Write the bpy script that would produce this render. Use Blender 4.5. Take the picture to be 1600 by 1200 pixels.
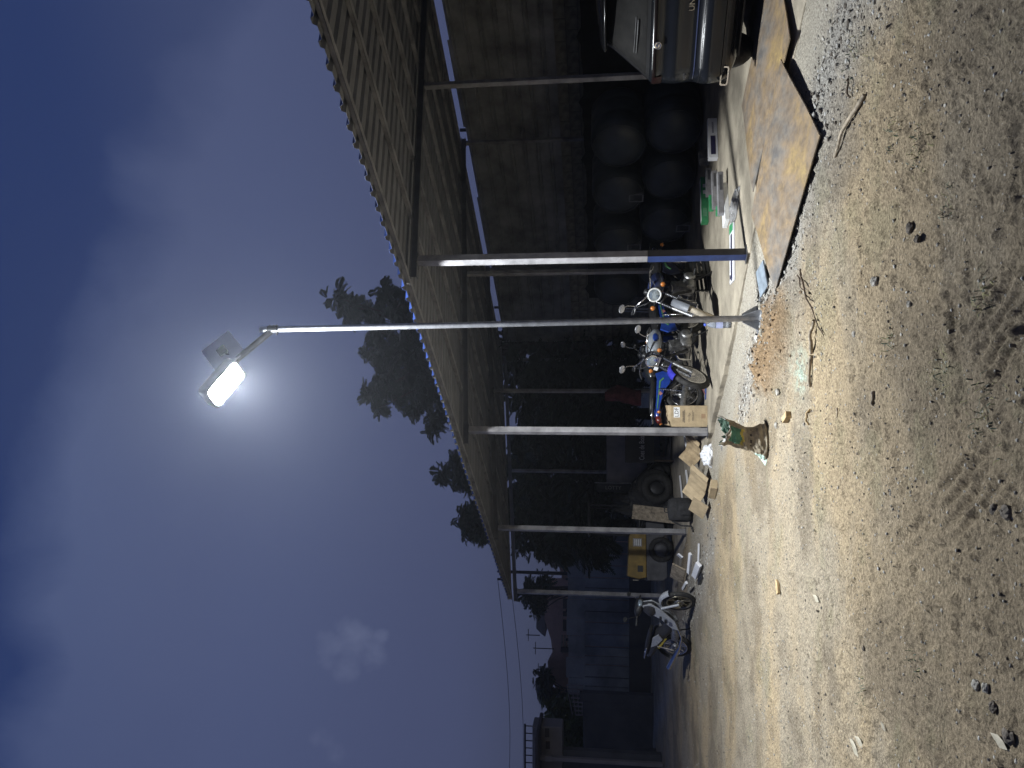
import bpy, math, random
import numpy as np
from mathutils import Vector, Matrix, Euler

scene = bpy.context.scene
for _o in list(bpy.data.objects):
    bpy.data.objects.remove(_o)
C = scene.collection
R = math.radians

# ------------------------------------------------------------------ camera
PITCH = 0.1234
cam_data = bpy.data.cameras.new("camera")
cam_data.sensor_fit = 'HORIZONTAL'
cam_data.sensor_width = 36.0
cam_data.lens = 36.0 * 1200.0 / 1600.0
cam_data.clip_start = 0.05
cam_data.clip_end = 2000.0
cam = bpy.data.objects.new("camera", cam_data)
C.objects.link(cam)
# phone held on its side: picture-left is up in the world
_f = Vector((0, math.cos(PITCH), math.sin(PITCH)))
_up = Vector((0, -math.sin(PITCH), math.cos(PITCH)))
_rx, _ry, _rz = -_up, Vector((1, 0, 0)), -_f
cam.matrix_world = Matrix(((_rx.x, _ry.x, _rz.x, 0.0), (_rx.y, _ry.y, _rz.y, 0.0),
                           (_rx.z, _ry.z, _rz.z, 1.5), (0, 0, 0, 1)))
scene.camera = cam

# ------------------------------------------------------------------ world: dusk sky, lit cloud bank
world = bpy.data.worlds.new("World")
scene.world = world
world.use_nodes = True
wn, wl = world.node_tree.nodes, world.node_tree.links
wn.clear()


def wnode(t, **kw):
    n = wn.new(t)
    for k, v in kw.items():
        setattr(n, k, v)
    return n


def wmath(op, a, b=None, clamp=False):
    n = wn.new('ShaderNodeMath'); n.operation = op; n.use_clamp = clamp
    for i, v in enumerate((a, b)):
        if v is None:
            continue
        if isinstance(v, (int, float)):
            n.inputs[i].default_value = v
        else:
            wl.new(v, n.inputs[i])
    return n.outputs[0]


def wdot(vec):
    n = wn.new('ShaderNodeVectorMath'); n.operation = 'DOT_PRODUCT'
    wl.new(w_dir, n.inputs[0]); n.inputs[1].default_value = vec
    return n.outputs['Value']


def wramp(fac, stops):
    n = wn.new('ShaderNodeValToRGB'); n.color_ramp.interpolation = 'EASE'
    el = n.color_ramp.elements
    while len(el) < len(stops):
        el.new(0.5)
    for e, (p, c) in zip(el, stops):
        e.position = p
        e.color = (c[0], c[1], c[2], 1)
    wl.new(fac, n.inputs[0])
    return n.outputs[0]


def wmix(fac, a, b, mode='MIX'):
    n = wn.new('ShaderNodeMix'); n.data_type = 'RGBA'; n.blend_type = mode
    for s, v in ((n.inputs[0], fac), (n.inputs[6], a), (n.inputs[7], b)):
        if isinstance(v, (int, float)):
            s.default_value = v
        elif isinstance(v, tuple):
            s.default_value = (v[0], v[1], v[2], 1)
        else:
            wl.new(v, s)
    return n.outputs[2]


tc = wnode('ShaderNodeTexCoord')
w_dir = tc.outputs['Generated']
sep = wnode('ShaderNodeSeparateXYZ')
wl.new(w_dir, sep.inputs[0])
# clear dusk air by elevation
clear = wramp(wmath('MULTIPLY', sep.outputs['Z'], 1.0, True), [
    (0.0, (0.040, 0.044, 0.072)), (0.10, (0.050, 0.060, 0.102)), (0.28, (0.056, 0.071, 0.152)), (0.42, (0.048, 0.066, 0.150)),
    (0.60, (0.024, 0.042, 0.128)), (1.0, (0.014, 0.028, 0.090))])
cloudc = wramp(wmath('MULTIPLY', sep.outputs['Z'], 1.0, True), [
    (0.0, (0.042, 0.047, 0.076)), (0.2, (0.061, 0.075, 0.152)), (0.45, (0.071, 0.091, 0.186)),
    (0.7, (0.076, 0.104, 0.215)), (1.0, (0.045, 0.068, 0.145))])
nz = wnode('ShaderNodeTexNoise')
nz.inputs['Scale'].default_value = 2.6; nz.inputs['Detail'].default_value = 7.0
nz.inputs['Roughness'].default_value = 0.58; nz.inputs['Distortion'].default_value = 0.35
wl.new(w_dir, nz.inputs['Vector'])
nz2 = wnode('ShaderNodeTexNoise')
nz2.inputs['Scale'].default_value = 1.1; nz2.inputs['Detail'].default_value = 5.0
wl.new(w_dir, nz2.inputs['Vector'])
# a cloud bank below a slanting edge that climbs to the left
edge = wmath('ADD', wdot((-0.241, 0.558, -0.794)), wmath('MULTIPLY', wmath('SUBTRACT', nz.outputs[0], 0.5), 0.30))
bank = wmath('MULTIPLY', wmath('ADD', edge, 0.04), 13.0, True)
bank = wmath('MULTIPLY', bank, wmath('ADD', wmath('MULTIPLY', nz2.outputs[0], 1.5), 0.02), True)
sky_col = wmix(bank, clear, cloudc)
# one small cumulus low on the left, built of a few puffs
nz3 = wnode('ShaderNodeTexNoise')
nz3.inputs['Scale'].default_value = 22.0; nz3.inputs['Detail'].default_value = 8.0; nz3.inputs['Roughness'].default_value = 0.62
wl.new(w_dir, nz3.inputs['Vector'])
cum = None
for (ppx, ppy, prr) in ((518, 1012, 26), (545, 985, 22), (556, 1008, 32), (584, 1022, 26), (540, 1040, 26), (512, 1034, 18), (596, 996, 14), (505, 1150, 22), (525, 1172, 18)):
    _a, _b = (600.0 - ppy) / 1200.0, (ppx - 800.0) / 1200.0
    pd = (_f + Vector((1, 0, 0)) * _a - _up * _b).normalized()
    puff = wmath('MULTIPLY', wmath('SUBTRACT', wdot(tuple(pd)), math.cos(prr / 1200.0)), 5200.0 * (26.0 / prr) ** 2 * (1.0 if ppy < 1100 else 0.45))
    cum = puff if cum is None else wmath('MAXIMUM', cum, puff)
cum = wmath('ADD', cum, wmath('MULTIPLY', wmath('SUBTRACT', nz3.outputs[0], 0.52), 6.0))
cum = wmath('MULTIPLY', cum, 0.42, True)
sky_col = wmix(wmath('MULTIPLY', cum, 0.75), sky_col, (0.118, 0.140, 0.238))
nis = wnode('ShaderNodeTexSky')
nis.sky_type = 'NISHITA'; nis.sun_disc = False
nis.sun_elevation = R(-5.0); nis.sun_rotation = R(150.0)
sky_sum = wmix(0.03, sky_col, nis.outputs[0], 'ADD')
bg = wnode('ShaderNodeBackground')
bg.inputs['Strength'].default_value = 1.0
wl.new(sky_sum, bg.inputs['Color'])
wo = wnode('ShaderNodeOutputWorld')
wl.new(bg.outputs[0], wo.inputs['Surface'])

# ------------------------------------------------------------------ exposure and render settings
vs = scene.view_settings
vs.view_transform = 'Standard'
vs.look = 'None'
vs.exposure = 0.0
vs.gamma = 1.0
vs.use_curve_mapping = False
LAMP_STRENGTH = 1500.0           # radiance of the lit lens; the lamp is built further down
LAMP_WATTS = 2150.0             # the lens optics throw most of the light in a downward cone
BLOOM_DENSITY = 0.0012  # density of the added volume that imitates lens bloom
cy = scene.cycles
cy.use_denoising = True
cy.use_adaptive_sampling = True
cy.adaptive_threshold = 0.02
cy.max_bounces = 7
cy.diffuse_bounces = 4
cy.sample_clamp_indirect = 6.0
cy.caustics_reflective = False
cy.caustics_refractive = False

# ------------------------------------------------------------------ places
F = 1200.0
P2 = np.array([1.405, 8.57])
TH = 0.581
DD = np.array([-math.sin(TH), math.cos(TH)])     # along the shed's front, away from us
NN = np.array([math.cos(TH), math.sin(TH)])      # into the shed


def W(s, t, z=0.0):
    q = P2 + DD * s + NN * t
    return Vector((q[0], q[1], z))


def ST(x, y):
    q = np.array([x, y]) - P2
    return float(q @ DD), float(q @ NN)


def ray(px, py):
    a, b = (600.0 - py) / F, (px - 800.0) / F
    return _f + Vector((1, 0, 0)) * a - _up * b


def G(px, py, z=0.0):
    d = ray(px, py)
    return Vector((0, 0, 1.5)) + d * ((z - 1.5) / d.z)


def AT(px, py, Y):
    d = ray(px, py)
    return Vector((0, 0, 1.5)) + d * (Y / d.y)


def onT(px, py, t):
    d = ray(px, py)
    k = (t + float(P2 @ NN)) / (d.x * NN[0] + d.y * NN[1])
    return Vector((0, 0, 1.5)) + d * k


# ------------------------------------------------------------------ noise in numpy
def _hash(ix, iy, seed):
    n = (ix.astype(np.int64) * 374761393 + iy.astype(np.int64) * 668265263 + seed * 974711) & 0x7fffffff
    n = ((n ^ (n >> 13)) * 1274126177) & 0x7fffffff
    return ((n ^ (n >> 16)) & 0xffff) / 65535.0


def vnoise(x, y, seed=0):
    x = np.asarray(x, float); y = np.asarray(y, float)
    ix, iy = np.floor(x), np.floor(y)
    fx, fy = x - ix, y - iy
    fx = fx * fx * (3 - 2 * fx); fy = fy * fy * (3 - 2 * fy)
    a, b = _hash(ix, iy, seed), _hash(ix + 1, iy, seed)
    c, d = _hash(ix, iy + 1, seed), _hash(ix + 1, iy + 1, seed)
    return (a + (b - a) * fx) * (1 - fy) + (c + (d - c) * fx) * fy


def fbm(x, y, seed=0, octs=4, rough=0.5):
    tot, amp, nrm = 0, 1.0, 0
    for k in range(octs):
        tot = tot + amp * vnoise(np.asarray(x) * 2 ** k + 17.3 * k, np.asarray(y) * 2 ** k - 9.1 * k, seed + k)
        nrm += amp
        amp *= rough
    return tot / nrm


def smooth(a, b, x):
    k = np.clip((np.asarray(x, float) - a) / (b - a), 0, 1)
    return k * k * (3 - 2 * k)


# ------------------------------------------------------------------ materials
MATS = {}


def mat(name, col, rough=0.6, metal=0.0, var=0.15, scale=6.0, bump=0.0, bscale=40.0, spec=0.5,
        col2=None, trans=0.0, coat=0.0, alpha=1.0, emit=None, estr=0.0):
    """Principled material whose colour wanders with object-space noise (grime, wear, grain)."""
    if name in MATS:
        return MATS[name]
    m = bpy.data.materials.new(name)
    m.use_nodes = True
    nt = m.node_tree
    b = nt.nodes['Principled BSDF']
    b.inputs['Roughness'].default_value = rough
    b.inputs['Metallic'].default_value = metal
    b.inputs['Specular IOR Level'].default_value = spec
    b.inputs['Coat Weight'].default_value = coat
    b.inputs['Transmission Weight'].default_value = trans
    b.inputs['Alpha'].default_value = alpha
    if emit:
        b.inputs['Emission Color'].default_value = (*emit, 1)
        b.inputs['Emission Strength'].default_value = estr
    tcn = nt.nodes.new('ShaderNodeTexCoord')
    no = nt.nodes.new('ShaderNodeTexNoise')
    no.inputs['Scale'].default_value = scale
    no.inputs['Detail'].default_value = 6.0
    no.inputs['Roughness'].default_value = 0.62
    nt.links.new(tcn.outputs['Object'], no.inputs['Vector'])
    rp = nt.nodes.new('ShaderNodeValToRGB')
    c2 = col2 if col2 else tuple(max(0, c * (1 - 2 * var)) for c in col)
    c1 = col if col2 else tuple(min(1, c * (1 + var)) for c in col)
    rp.color_ramp.elements[0].position = 0.32
    rp.color_ramp.elements[1].position = 0.66
    rp.color_ramp.elements[0].color = (*c2, 1)
    rp.color_ramp.elements[1].color = (*c1, 1)
    nt.links.new(no.outputs[0], rp.inputs[0])
    nt.links.new(rp.outputs[0], b.inputs['Base Color'])
    mr = nt.nodes.new('ShaderNodeMapRange')
    mr.inputs['To Min'].default_value = min(1, rough * 1.25)
    mr.inputs['To Max'].default_value = rough * 0.8
    nt.links.new(no.outputs[0], mr.inputs[0])
    nt.links.new(mr.outputs[0], b.inputs['Roughness'])
    if bump > 0:
        n2 = nt.nodes.new('ShaderNodeTexNoise')
        n2.inputs['Scale'].default_value = bscale
        n2.inputs['Detail'].default_value = 5.0
        nt.links.new(tcn.outputs['Object'], n2.inputs['Vector'])
        bp = nt.nodes.new('ShaderNodeBump')
        bp.inputs['Strength'].default_value = bump
        bp.inputs['Distance'].default_value = 0.02
        nt.links.new(n2.outputs[0], bp.inputs['Height'])
        nt.links.new(bp.outputs[0], b.inputs['Normal'])
    MATS[name] = m
    return m


galv = mat('galvanised_steel', (0.42, 0.43, 0.45), 0.38, 0.75, 0.18, 14, 0.08, 60)
post_grey = mat('grey_painted_steel', (0.34, 0.335, 0.345), 0.42, 0.25, 0.24, 4, 0.12, 40)
post_dark = mat('dark_primer_steel', (0.07, 0.07, 0.075), 0.5, 0.2, 0.2, 6)
post_blue = mat('blue_painted_steel', (0.025, 0.045, 0.14), 0.4, 0.1, 0.2, 6)
roof_grey = mat('grey_sheet_underside', (0.215, 0.217, 0.225), 0.55, 0.2, 0.12, 2.5, 0.03, 30)
roof_blue = mat('blue_sheet_top', (0.016, 0.034, 0.13), 0.45, 0.1, 0.12, 3)
clad = mat('old_metal_cladding', (0.38, 0.38, 0.378), 0.5, 0.35, 0.25, 1.6, 0.05, 12)
block = mat('concrete_block', (0.34, 0.315, 0.255), 0.92, 0, 0.28, 4.0, 0.5, 45)
mortar = mat('mortar', (0.20, 0.19, 0.17), 0.95, 0, 0.2, 8.0, 0.4, 50)
slabm = mat('worn_concrete', (0.36, 0.315, 0.24), 0.86, 0, 0.24, 1.7, 0.5, 28)
black_pl = mat('black_plastic', (0.018, 0.019, 0.021), 0.45, 0, 0.3, 8)
drum_pl = mat('slate_plastic', (0.036, 0.044, 0.052), 0.42, 0, 0.25, 3.0, 0.06, 18)
drum_rim = mat('pale_handle_plastic', (0.17, 0.17, 0.175), 0.5, 0, 0.2, 8)
rubber = mat('tyre_rubber', (0.028, 0.027, 0.026), 0.8, 0, 0.3, 20, 0.3, 60)
rubber_dusty = mat('dusty_tyre_rubber', (0.42, 0.37, 0.29), 0.9, 0, 0.25, 14, 0.35, 60)
chrome = mat('chrome', (0.72, 0.72, 0.73), 0.14, 1.0, 0.08, 20)
alu = mat('cast_aluminium', (0.36, 0.36, 0.36), 0.4, 0.85, 0.25, 25, 0.15, 60)
dark_metal = mat('black_metal', (0.025, 0.025, 0.027), 0.42, 0.4, 0.2, 15)
blue_pnt = mat('blue_motorcycle_paint', (0.018, 0.055, 0.30), 0.28, 0, 0.12, 10, coat=0.5)
blue_vio = mat('violet_blue_plastic', (0.04, 0.04, 0.38), 0.35, 0, 0.1, 10)
silver_pnt = mat('silver_paint', (0.46, 0.48, 0.51), 0.28, 0.35, 0.1, 10, coat=0.4)
tank_grey = mat('grey_tank_paint', (0.33, 0.36, 0.40), 0.3, 0.2, 0.1, 10, coat=0.4)
vinyl = mat('seat_vinyl', (0.015, 0.015, 0.016), 0.5, 0, 0.25, 20, 0.15, 90)
orange_lens = mat('orange_lens', (0.48, 0.16, 0.03), 0.25, 0, 0.1, 10)
red_lens = mat('red_lens', (0.10, 0.012, 0.010), 0.22, 0, 0.1, 10)
lamp_glass = mat('headlamp_glass', (0.35, 0.42, 0.50), 0.08, 0.55, 0.25, 30, coat=1.0)
mirror_m = mat('mirror_back', (0.30, 0.30, 0.31), 0.25, 0.6, 0.1, 10)
car_pnt = mat('dark_grey_car_paint', (0.008, 0.009, 0.011), 0.16, 0.0, 0.1, 6, coat=0.0, spec=0.38)
car_glass = mat('dusty_rear_glass', (0.012, 0.0115, 0.011), 0.5, 0, 0.3, 8, 0.05, 120, spec=0.15)
car_trim = mat('car_black_trim', (0.012, 0.012, 0.013), 0.35, 0, 0.2, 8)
rust = None  # built with the plates
card = mat('cardboard', (0.40, 0.31, 0.19), 0.88, 0, 0.12, 9, 0.12, 30)
card_dark = mat('cardboard_worn', (0.36, 0.27, 0.16), 0.9, 0, 0.2, 7, 0.15, 30)
ink = mat('printing_ink', (0.05, 0.04, 0.035), 0.8, 0, 0.2, 30)
white_pl = mat('white_plastic', (0.74, 0.75, 0.77), 0.4, 0, 0.05, 8)
white_pap = mat('white_paper', (0.76, 0.77, 0.76), 0.8, 0, 0.06, 12)
green_pl = mat('green_carton', (0.05, 0.30, 0.12), 0.5, 0, 0.15, 10)
grey_carton = mat('grey_carton', (0.22, 0.215, 0.22), 0.7, 0, 0.15, 10)
navy = mat('navy_panel', (0.025, 0.022, 0.07), 0.35, 0, 0.15, 10)
yellow_pnt = mat('yellow_machine_paint', (0.24, 0.155, 0.025), 0.5, 0, 0.2, 5)
grey_pnt = mat('grey_machine_paint', (0.075, 0.075, 0.082), 0.55, 0, 0.2, 5)
wood = mat('bare_wood', (0.52, 0.38, 0.20), 0.8, 0, 0.2, 12, 0.25, 40)
wood_old = mat('weathered_wood', (0.36, 0.30, 0.22), 0.88, 0, 0.3, 14, 0.35, 50)
wood_dark = mat('dark_stick', (0.10, 0.07, 0.045), 0.9, 0, 0.3, 18, 0.3, 50)
bark = mat('bark', (0.075, 0.06, 0.048), 0.95, 0, 0.3, 6, 0.6, 14)
leaf_a = mat('leaf_dark_green', (0.030, 0.052, 0.026), 0.6, 0, 0.3, 0.7)
leaf_b = mat('leaf_mid_green', (0.042, 0.068, 0.032), 0.6, 0, 0.3, 0.7)
leaf_c = mat('leaf_yellow_green', (0.09, 0.12, 0.04), 0.6, 0, 0.3, 0.7)
bag_paper = mat('kraft_sack_paper', (0.30, 0.255, 0.18), 0.85, 0, 0.2, 10, 0.25, 26)
bag_green = mat('sack_green_print', (0.075, 0.20, 0.13), 0.8, 0, 0.2, 10)
bag_yel = mat('sack_yellow_print', (0.42, 0.34, 0.07), 0.8, 0, 0.2, 10)
bag_mint = mat('sack_mint_lining', (0.50, 0.66, 0.57), 0.75, 0, 0.12, 12)
far_wall = mat('far_wall_plaster', (0.50, 0.31, 0.23), 0.9, 0, 0.25, 0.6, 0.2, 8)
far_fence = mat('far_fence_sheet', (0.25, 0.26, 0.255), 0.7, 0.15, 0.25, 0.8)
far_dark = mat('far_dark_wall', (0.075, 0.075, 0.075), 0.9, 0, 0.2, 0.7, 0.2, 10)
far_roof = mat('far_roof', (0.06, 0.05, 0.05), 0.9, 0, 0.2, 1)
plast_pale = mat('pale_plaster', (0.22, 0.20, 0.19), 0.9, 0, 0.15, 0.8)
cloth_mar = mat('maroon_cloth', (0.16, 0.035, 0.045), 0.9, 0, 0.3, 8)
canvas_blk = mat('black_canvas', (0.022, 0.022, 0.024), 0.85, 0, 0.3, 14, 0.3, 60)
tarp = mat('black_tarpaulin', (0.012, 0.013, 0.015), 0.5, 0, 0.3, 5, 0.3, 9)
pet = mat('clear_bottle_plastic', (0.62, 0.70, 0.86), 0.12, 0, 0.08, 8, trans=0.75)
poly = mat('clear_polythene', (0.80, 0.80, 0.80), 0.2, 0, 0.05, 8, 0.6, 35, trans=0.7)
label_blue = mat('bottle_label', (0.05, 0.09, 0.45), 0.4, 0, 0.1, 10)
stone_m = mat('field_stone', (0.34, 0.32, 0.28), 0.9, 0, 0.3, 18, 0.5, 40)
stone_dk = mat('dark_clod', (0.12, 0.10, 0.08), 0.95, 0, 0.3, 18, 0.5, 40)
sheet_grey = mat('blue_grey_tile', (0.20, 0.24, 0.28), 0.5, 0, 0.2, 9, 0.1, 30)
blue_body = mat('dark_blue_body', (0.03, 0.05, 0.16), 0.45, 0, 0.2, 4)
pale_body = mat('pale_grey_body', (0.20, 0.20, 0.24), 0.5, 0, 0.15, 3)


# ------------------------------------------------------------------ mesh builder
class MB:
    def __init__(self):
        self.v = []; self.f = []; self.m = []; self.sm = []

    def add(self, verts, faces, mi=0, smooth=False):
        b = len(self.v)
        self.v.extend([tuple(p) for p in verts])
        for f in faces:
            self.f.append(tuple(b + i for i in f)); self.m.append(mi); self.sm.append(smooth)
        return self

    def box(self, x0, x1, y0, y1, z0, z1, mi=0, M=None):
        vs_ = [Vector((x, y, z)) for z in (z0, z1) for x, y in ((x0, y0), (x1, y0), (x1, y1), (x0, y1))]
        if M is not None:
            vs_ = [M @ p for p in vs_]
        return self.add(vs_, [(3, 2, 1, 0), (4, 5, 6, 7), (0, 1, 5, 4), (1, 2, 6, 5), (2, 3, 7, 6), (3, 0, 4, 7)], mi)

    def bevbox(self, x0, x1, y0, y1, z0, z1, r=0.01, mi=0, M=None):
        """box with chamfered edges (24 verts)"""
        vs_, idx = [], {}
        for cx, sx in ((x0, 1), (x1, -1)):
            for cy_, sy in ((y0, 1), (y1, -1)):
                for cz, sz in ((z0, 1), (z1, -1)):
                    for ax in range(3):
                        p = [cx + sx * r, cy_ + sy * r, cz + sz * r]
                        p[ax] = (cx, cy_, cz)[ax]
                        idx[(sx, sy, sz, ax)] = len(vs_)
                        vs_.append(Vector(p))
        if M is not None:
            vs_ = [M @ p for p in vs_]
        fs = []
        order = ((1, 1), (-1, 1), (-1, -1), (1, -1))
        for sg in (1, -1):
            fs.append([idx[(sg, a, b, 0)] for a, b in order])
            fs.append([idx[(a, sg, b, 1)] for a, b in order])
            fs.append([idx[(a, b, sg, 2)] for a, b in order])
        for a in (1, -1):
            for b in (1, -1):
                fs.append([idx[(1, a, b, 1)], idx[(-1, a, b, 1)], idx[(-1, a, b, 2)], idx[(1, a, b, 2)]])
                fs.append([idx[(a, 1, b, 0)], idx[(a, -1, b, 0)], idx[(a, -1, b, 2)], idx[(a, 1, b, 2)]])
                fs.append([idx[(a, b, 1, 0)], idx[(a, b, -1, 0)], idx[(a, b, -1, 1)], idx[(a, b, 1, 1)]])
                for c in (1, -1):
                    fs.append([idx[(a, b, c, k)] for k in range(3)])
        return self.add(vs_, fs, mi)

    def tube(self, pts, rad, n=8, mi=0, smooth=True, cap=True):
        pts = [Vector(p) for p in pts]
        if isinstance(rad, (int, float)):
            rad = [rad] * len(pts)
        rings = []
        prev = None
        for i, p in enumerate(pts):
            d = (pts[min(i + 1, len(pts) - 1)] - pts[max(i - 1, 0)])
            if d.length < 1e-9:
                d = Vector((0, 0, 1))
            d.normalize()
            if prev is None:
                a = Vector((0, 0, 1)) if abs(d.z) < 0.9 else Vector((1, 0, 0))
                u = d.cross(a).normalized()
            else:
                u = (prev - d * prev.dot(d)).normalized()
            prev = u
            w = d.cross(u)
            rings.append([p + (u * math.cos(2 * math.pi * k / n) + w * math.sin(2 * math.pi * k / n)) * rad[i] for k in range(n)])
        vs_ = [q for r_ in rings for q in r_]
        fs = []
        for i in range(len(pts) - 1):
            for k in range(n):
                fs.append((i * n + k, i * n + (k + 1) % n, (i + 1) * n + (k + 1) % n, (i + 1) * n + k))
        self.add(vs_, fs, mi, smooth)
        if cap:
            self.add(rings[0], [tuple(reversed(range(n)))], mi)
            self.add(rings[-1], [tuple(range(n))], mi)
        return self

    def lathe(self, prof, M=None, n=24, mi=0, smooth=True):
        """profile of (r, h) revolved about local z"""
        vs_ = []
        for r_, h in prof:
            for k in range(n):
                a = 2 * math.pi * k / n
                p = Vector((r_ * math.cos(a), r_ * math.sin(a), h))
                vs_.append(M @ p if M is not None else p)
        fs = []
        for i in range(len(prof) - 1):
            for k in range(n):
                fs.append((i * n + k, i * n + (k + 1) % n, (i + 1) * n + (k + 1) % n, (i + 1) * n + k))
        self.add(vs_, fs, mi, smooth)
        if prof[0][0] > 1e-5:
            self.add(vs_[:n], [tuple(reversed(range(n)))], mi)
        if prof[-1][0] > 1e-5:
            self.add(vs_[-n:], [tuple(range(n))], mi)
        return self

    def loft(self, secs, n=16, mi=0, smooth=True, e=2.5):
        """sections (x, y, z, half_y, half_z) joined as superellipses, closed at the ends"""
        vs_ = []
        for x, y, z, hy, hz in secs:
            for k in range(n):
                a = 2 * math.pi * k / n
                c, s = math.cos(a), math.sin(a)
                vs_.append((x, y + hy * math.copysign(abs(c) ** (2 / e), c), z + hz * math.copysign(abs(s) ** (2 / e), s)))
        fs = []
        for i in range(len(secs) - 1):
            for k in range(n):
                fs.append((i * n + k, (i + 1) * n + k, (i + 1) * n + (k + 1) % n, i * n + (k + 1) % n))
        self.add(vs_, fs, mi, smooth)
        self.add(vs_[:n], [tuple(range(n))], mi)
        self.add(vs_[-n:], [tuple(reversed(range(n)))], mi)
        return self

    def prism(self, poly, z0, z1, M=None, mi=0):
        """2-D outline (x, y) pulled from z0 to z1"""
        n = len(poly)
        vs_ = [Vector((p[0], p[1], z0)) for p in poly] + [Vector((p[0], p[1], z1)) for p in poly]
        if M is not None:
            vs_ = [M @ p for p in vs_]
        fs = [tuple(reversed(range(n))), tuple(range(n, 2 * n))]
        fs += [(k, (k + 1) % n, n + (k + 1) % n, n + k) for k in range(n)]
        return self.add(vs_, fs, mi)

    def quad(self, a, b, c, d, mi=0):
        return self.add([a, b, c, d], [(0, 1, 2, 3)], mi)

    def torus(self, Rr, r_, M=None, n=32, k=10, mi=0, sx=1.0):
        vs_ = []
        for i in range(n):
            a = 2 * math.pi * i / n
            for j in range(k):
                b = 2 * math.pi * j / k
                rr = Rr + r_ * math.cos(b)
                p = Vector((rr * math.cos(a), rr * math.sin(a), r_ * sx * math.sin(b)))
                vs_.append(M @ p if M is not None else p)
        fs = [(i * k + j, ((i + 1) % n) * k + j, ((i + 1) % n) * k + (j + 1) % k, i * k + (j + 1) % k)
              for i in range(n) for j in range(k)]
        return self.add(vs_, fs, mi, True)

    def xf(self, M):
        self.v = [tuple(M @ Vector(p)) for p in self.v]
        return self

    def build(self, name, mats_, parent=None, bevel=0.0):
        me = bpy.data.meshes.new(name)
        me.from_pydata(self.v, [], self.f)
        if not isinstance(mats_, (list, tuple)):
            mats_ = [mats_]
        for m_ in mats_:
            me.materials.append(m_)
        me.polygons.foreach_set('material_index', self.m)
        me.polygons.foreach_set('use_smooth', self.sm)
        me.update()
        o = bpy.data.objects.new(name, me)
        C.objects.link(o)
        o.parent = parent
        if bevel > 0:
            b = o.modifiers.new('edge', 'BEVEL'); b.width = bevel; b.segments = 2; b.limit_method = 'ANGLE'
        return o


def Rx(a): return Matrix.Rotation(a, 4, 'X')
def Ry(a): return Matrix.Rotation(a, 4, 'Y')
def Rz(a): return Matrix.Rotation(a, 4, 'Z')
def T(x, y=None, z=None): return Matrix.Translation((x, y, z) if y is not None else x)


def tag(o, label, cat=None, group=None, kind=None):
    if label: o['label'] = label
    if cat: o['category'] = cat
    if group: o['group'] = group
    if kind: o['kind'] = kind
    return o


def thing(name, label, cat, loc=(0, 0, 0), rot=0.0, group=None):
    o = bpy.data.objects.new(name, None)
    o.empty_display_size = 0.1
    C.objects.link(o)
    o.location = loc
    o.rotation_euler = rot if isinstance(rot, (tuple, list, Euler)) else (0, 0, rot)
    return tag(o, label, cat, group)


def text_part(body, size, M, m, parent, name='lettering', extrude=0.001, align='CENTER'):
    cu = bpy.data.curves.new('txt', 'FONT')
    cu.body = body; cu.size = size; cu.extrude = extrude
    cu.align_x = align; cu.align_y = 'CENTER'; cu.resolution_u = 2
    to = bpy.data.objects.new('txt', cu)
    C.objects.link(to)
    dg = bpy.context.evaluated_depsgraph_get()
    me = bpy.data.meshes.new_from_object(to.evaluated_get(dg))
    bpy.data.objects.remove(to)
    me.transform(M)
    me.materials.clear(); me.materials.append(m)
    me.name = name
    o = bpy.data.objects.new(name, me)
    C.objects.link(o)
    o.parent = parent
    return o

# ================================================================== GROUND
rnd = random.Random(7)
TRACKS = []   # (x0, y0, x1, y1, half_width, depth) tyre grooves pressed in the dirt


def groove_set(a, b, n, gap, w, depth):
    p, q = Vector(a[:2]), Vector(b[:2])
    d = (q - p).normalized()
    nrm = Vector((-d.y, d.x))
    for k in range(n):
        o = nrm * (k - (n - 1) / 2) * gap
        TRACKS.append((p.x + o.x, p.y + o.y, q.x + o.x, q.y + o.y, w, depth))


groove_set(G(1598, 425), G(1520, 575), 5, 0.075, 0.016, 0.022)
groove_set(G(1560, 705), G(1470, 815), 4, 0.075, 0.016, 0.018)
groove_set(G(1470, 820), G(1400, 880), 3, 0.08, 0.018, 0.008)
groove_set(G(1415, 930), G(1440, 1030), 5, 0.035, 0.010, 0.010)
groove_set(G(1445, 1090), G(1460, 1150), 4, 0.035, 0.010, 0.010)
groove_set(G(1455, 330), G(1505, 600), 1, 0.1, 0.018, 0.020)


def zones(x, y):
    """masks of the different kinds of ground, in place coordinates"""
    s = (x - P2[0]) * DD[0] + (y - P2[1]) * DD[1]
    t = (x - P2[0]) * NN[0] + (y - P2[1]) * NN[1]
    w1 = fbm(x * 0.9, y * 0.9, 3, 4) - 0.5
    w2 = fbm(x * 3.0, y * 3.0, 11, 4) - 0.5
    te = t + 0.7 * w1 + 0.25 * w2
    cem = smooth(-1.05, -0.55, te) * smooth(7.5, 5.0, s + w1 * 2)
    grav = np.exp(-((te + 1.15) / 0.42) ** 2) * smooth(3.2, 0.4, s + 2 * w1) * smooth(-7, -4, s)
    grav2 = np.exp(-((te + 1.35) / 0.5) ** 2) * smooth(3.5, 5.0, s)
    return s, t, w1, w2, cem, np.clip(grav + 0.8 * grav2, 0, 1)


SOIL_C = G(1205, 545)
SOIL_AX = (G(1170, 600) - G(1228, 495)); SOIL_AX.z = 0; SOIL_AX.normalize()


def soil_mask(x, y):
    dx, dy = x - SOIL_C.x, y - SOIL_C.y
    a = dx * SOIL_AX.x + dy * SOIL_AX.y
    b = -dx * SOIL_AX.y + dy * SOIL_AX.x
    k = (fbm(x * 4, y * 4, 31, 4) - 0.5) * 0.9
    return smooth(1.15, 0.35, np.sqrt((a / 0.98) ** 2 + (b / 0.46) ** 2) + k)


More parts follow.
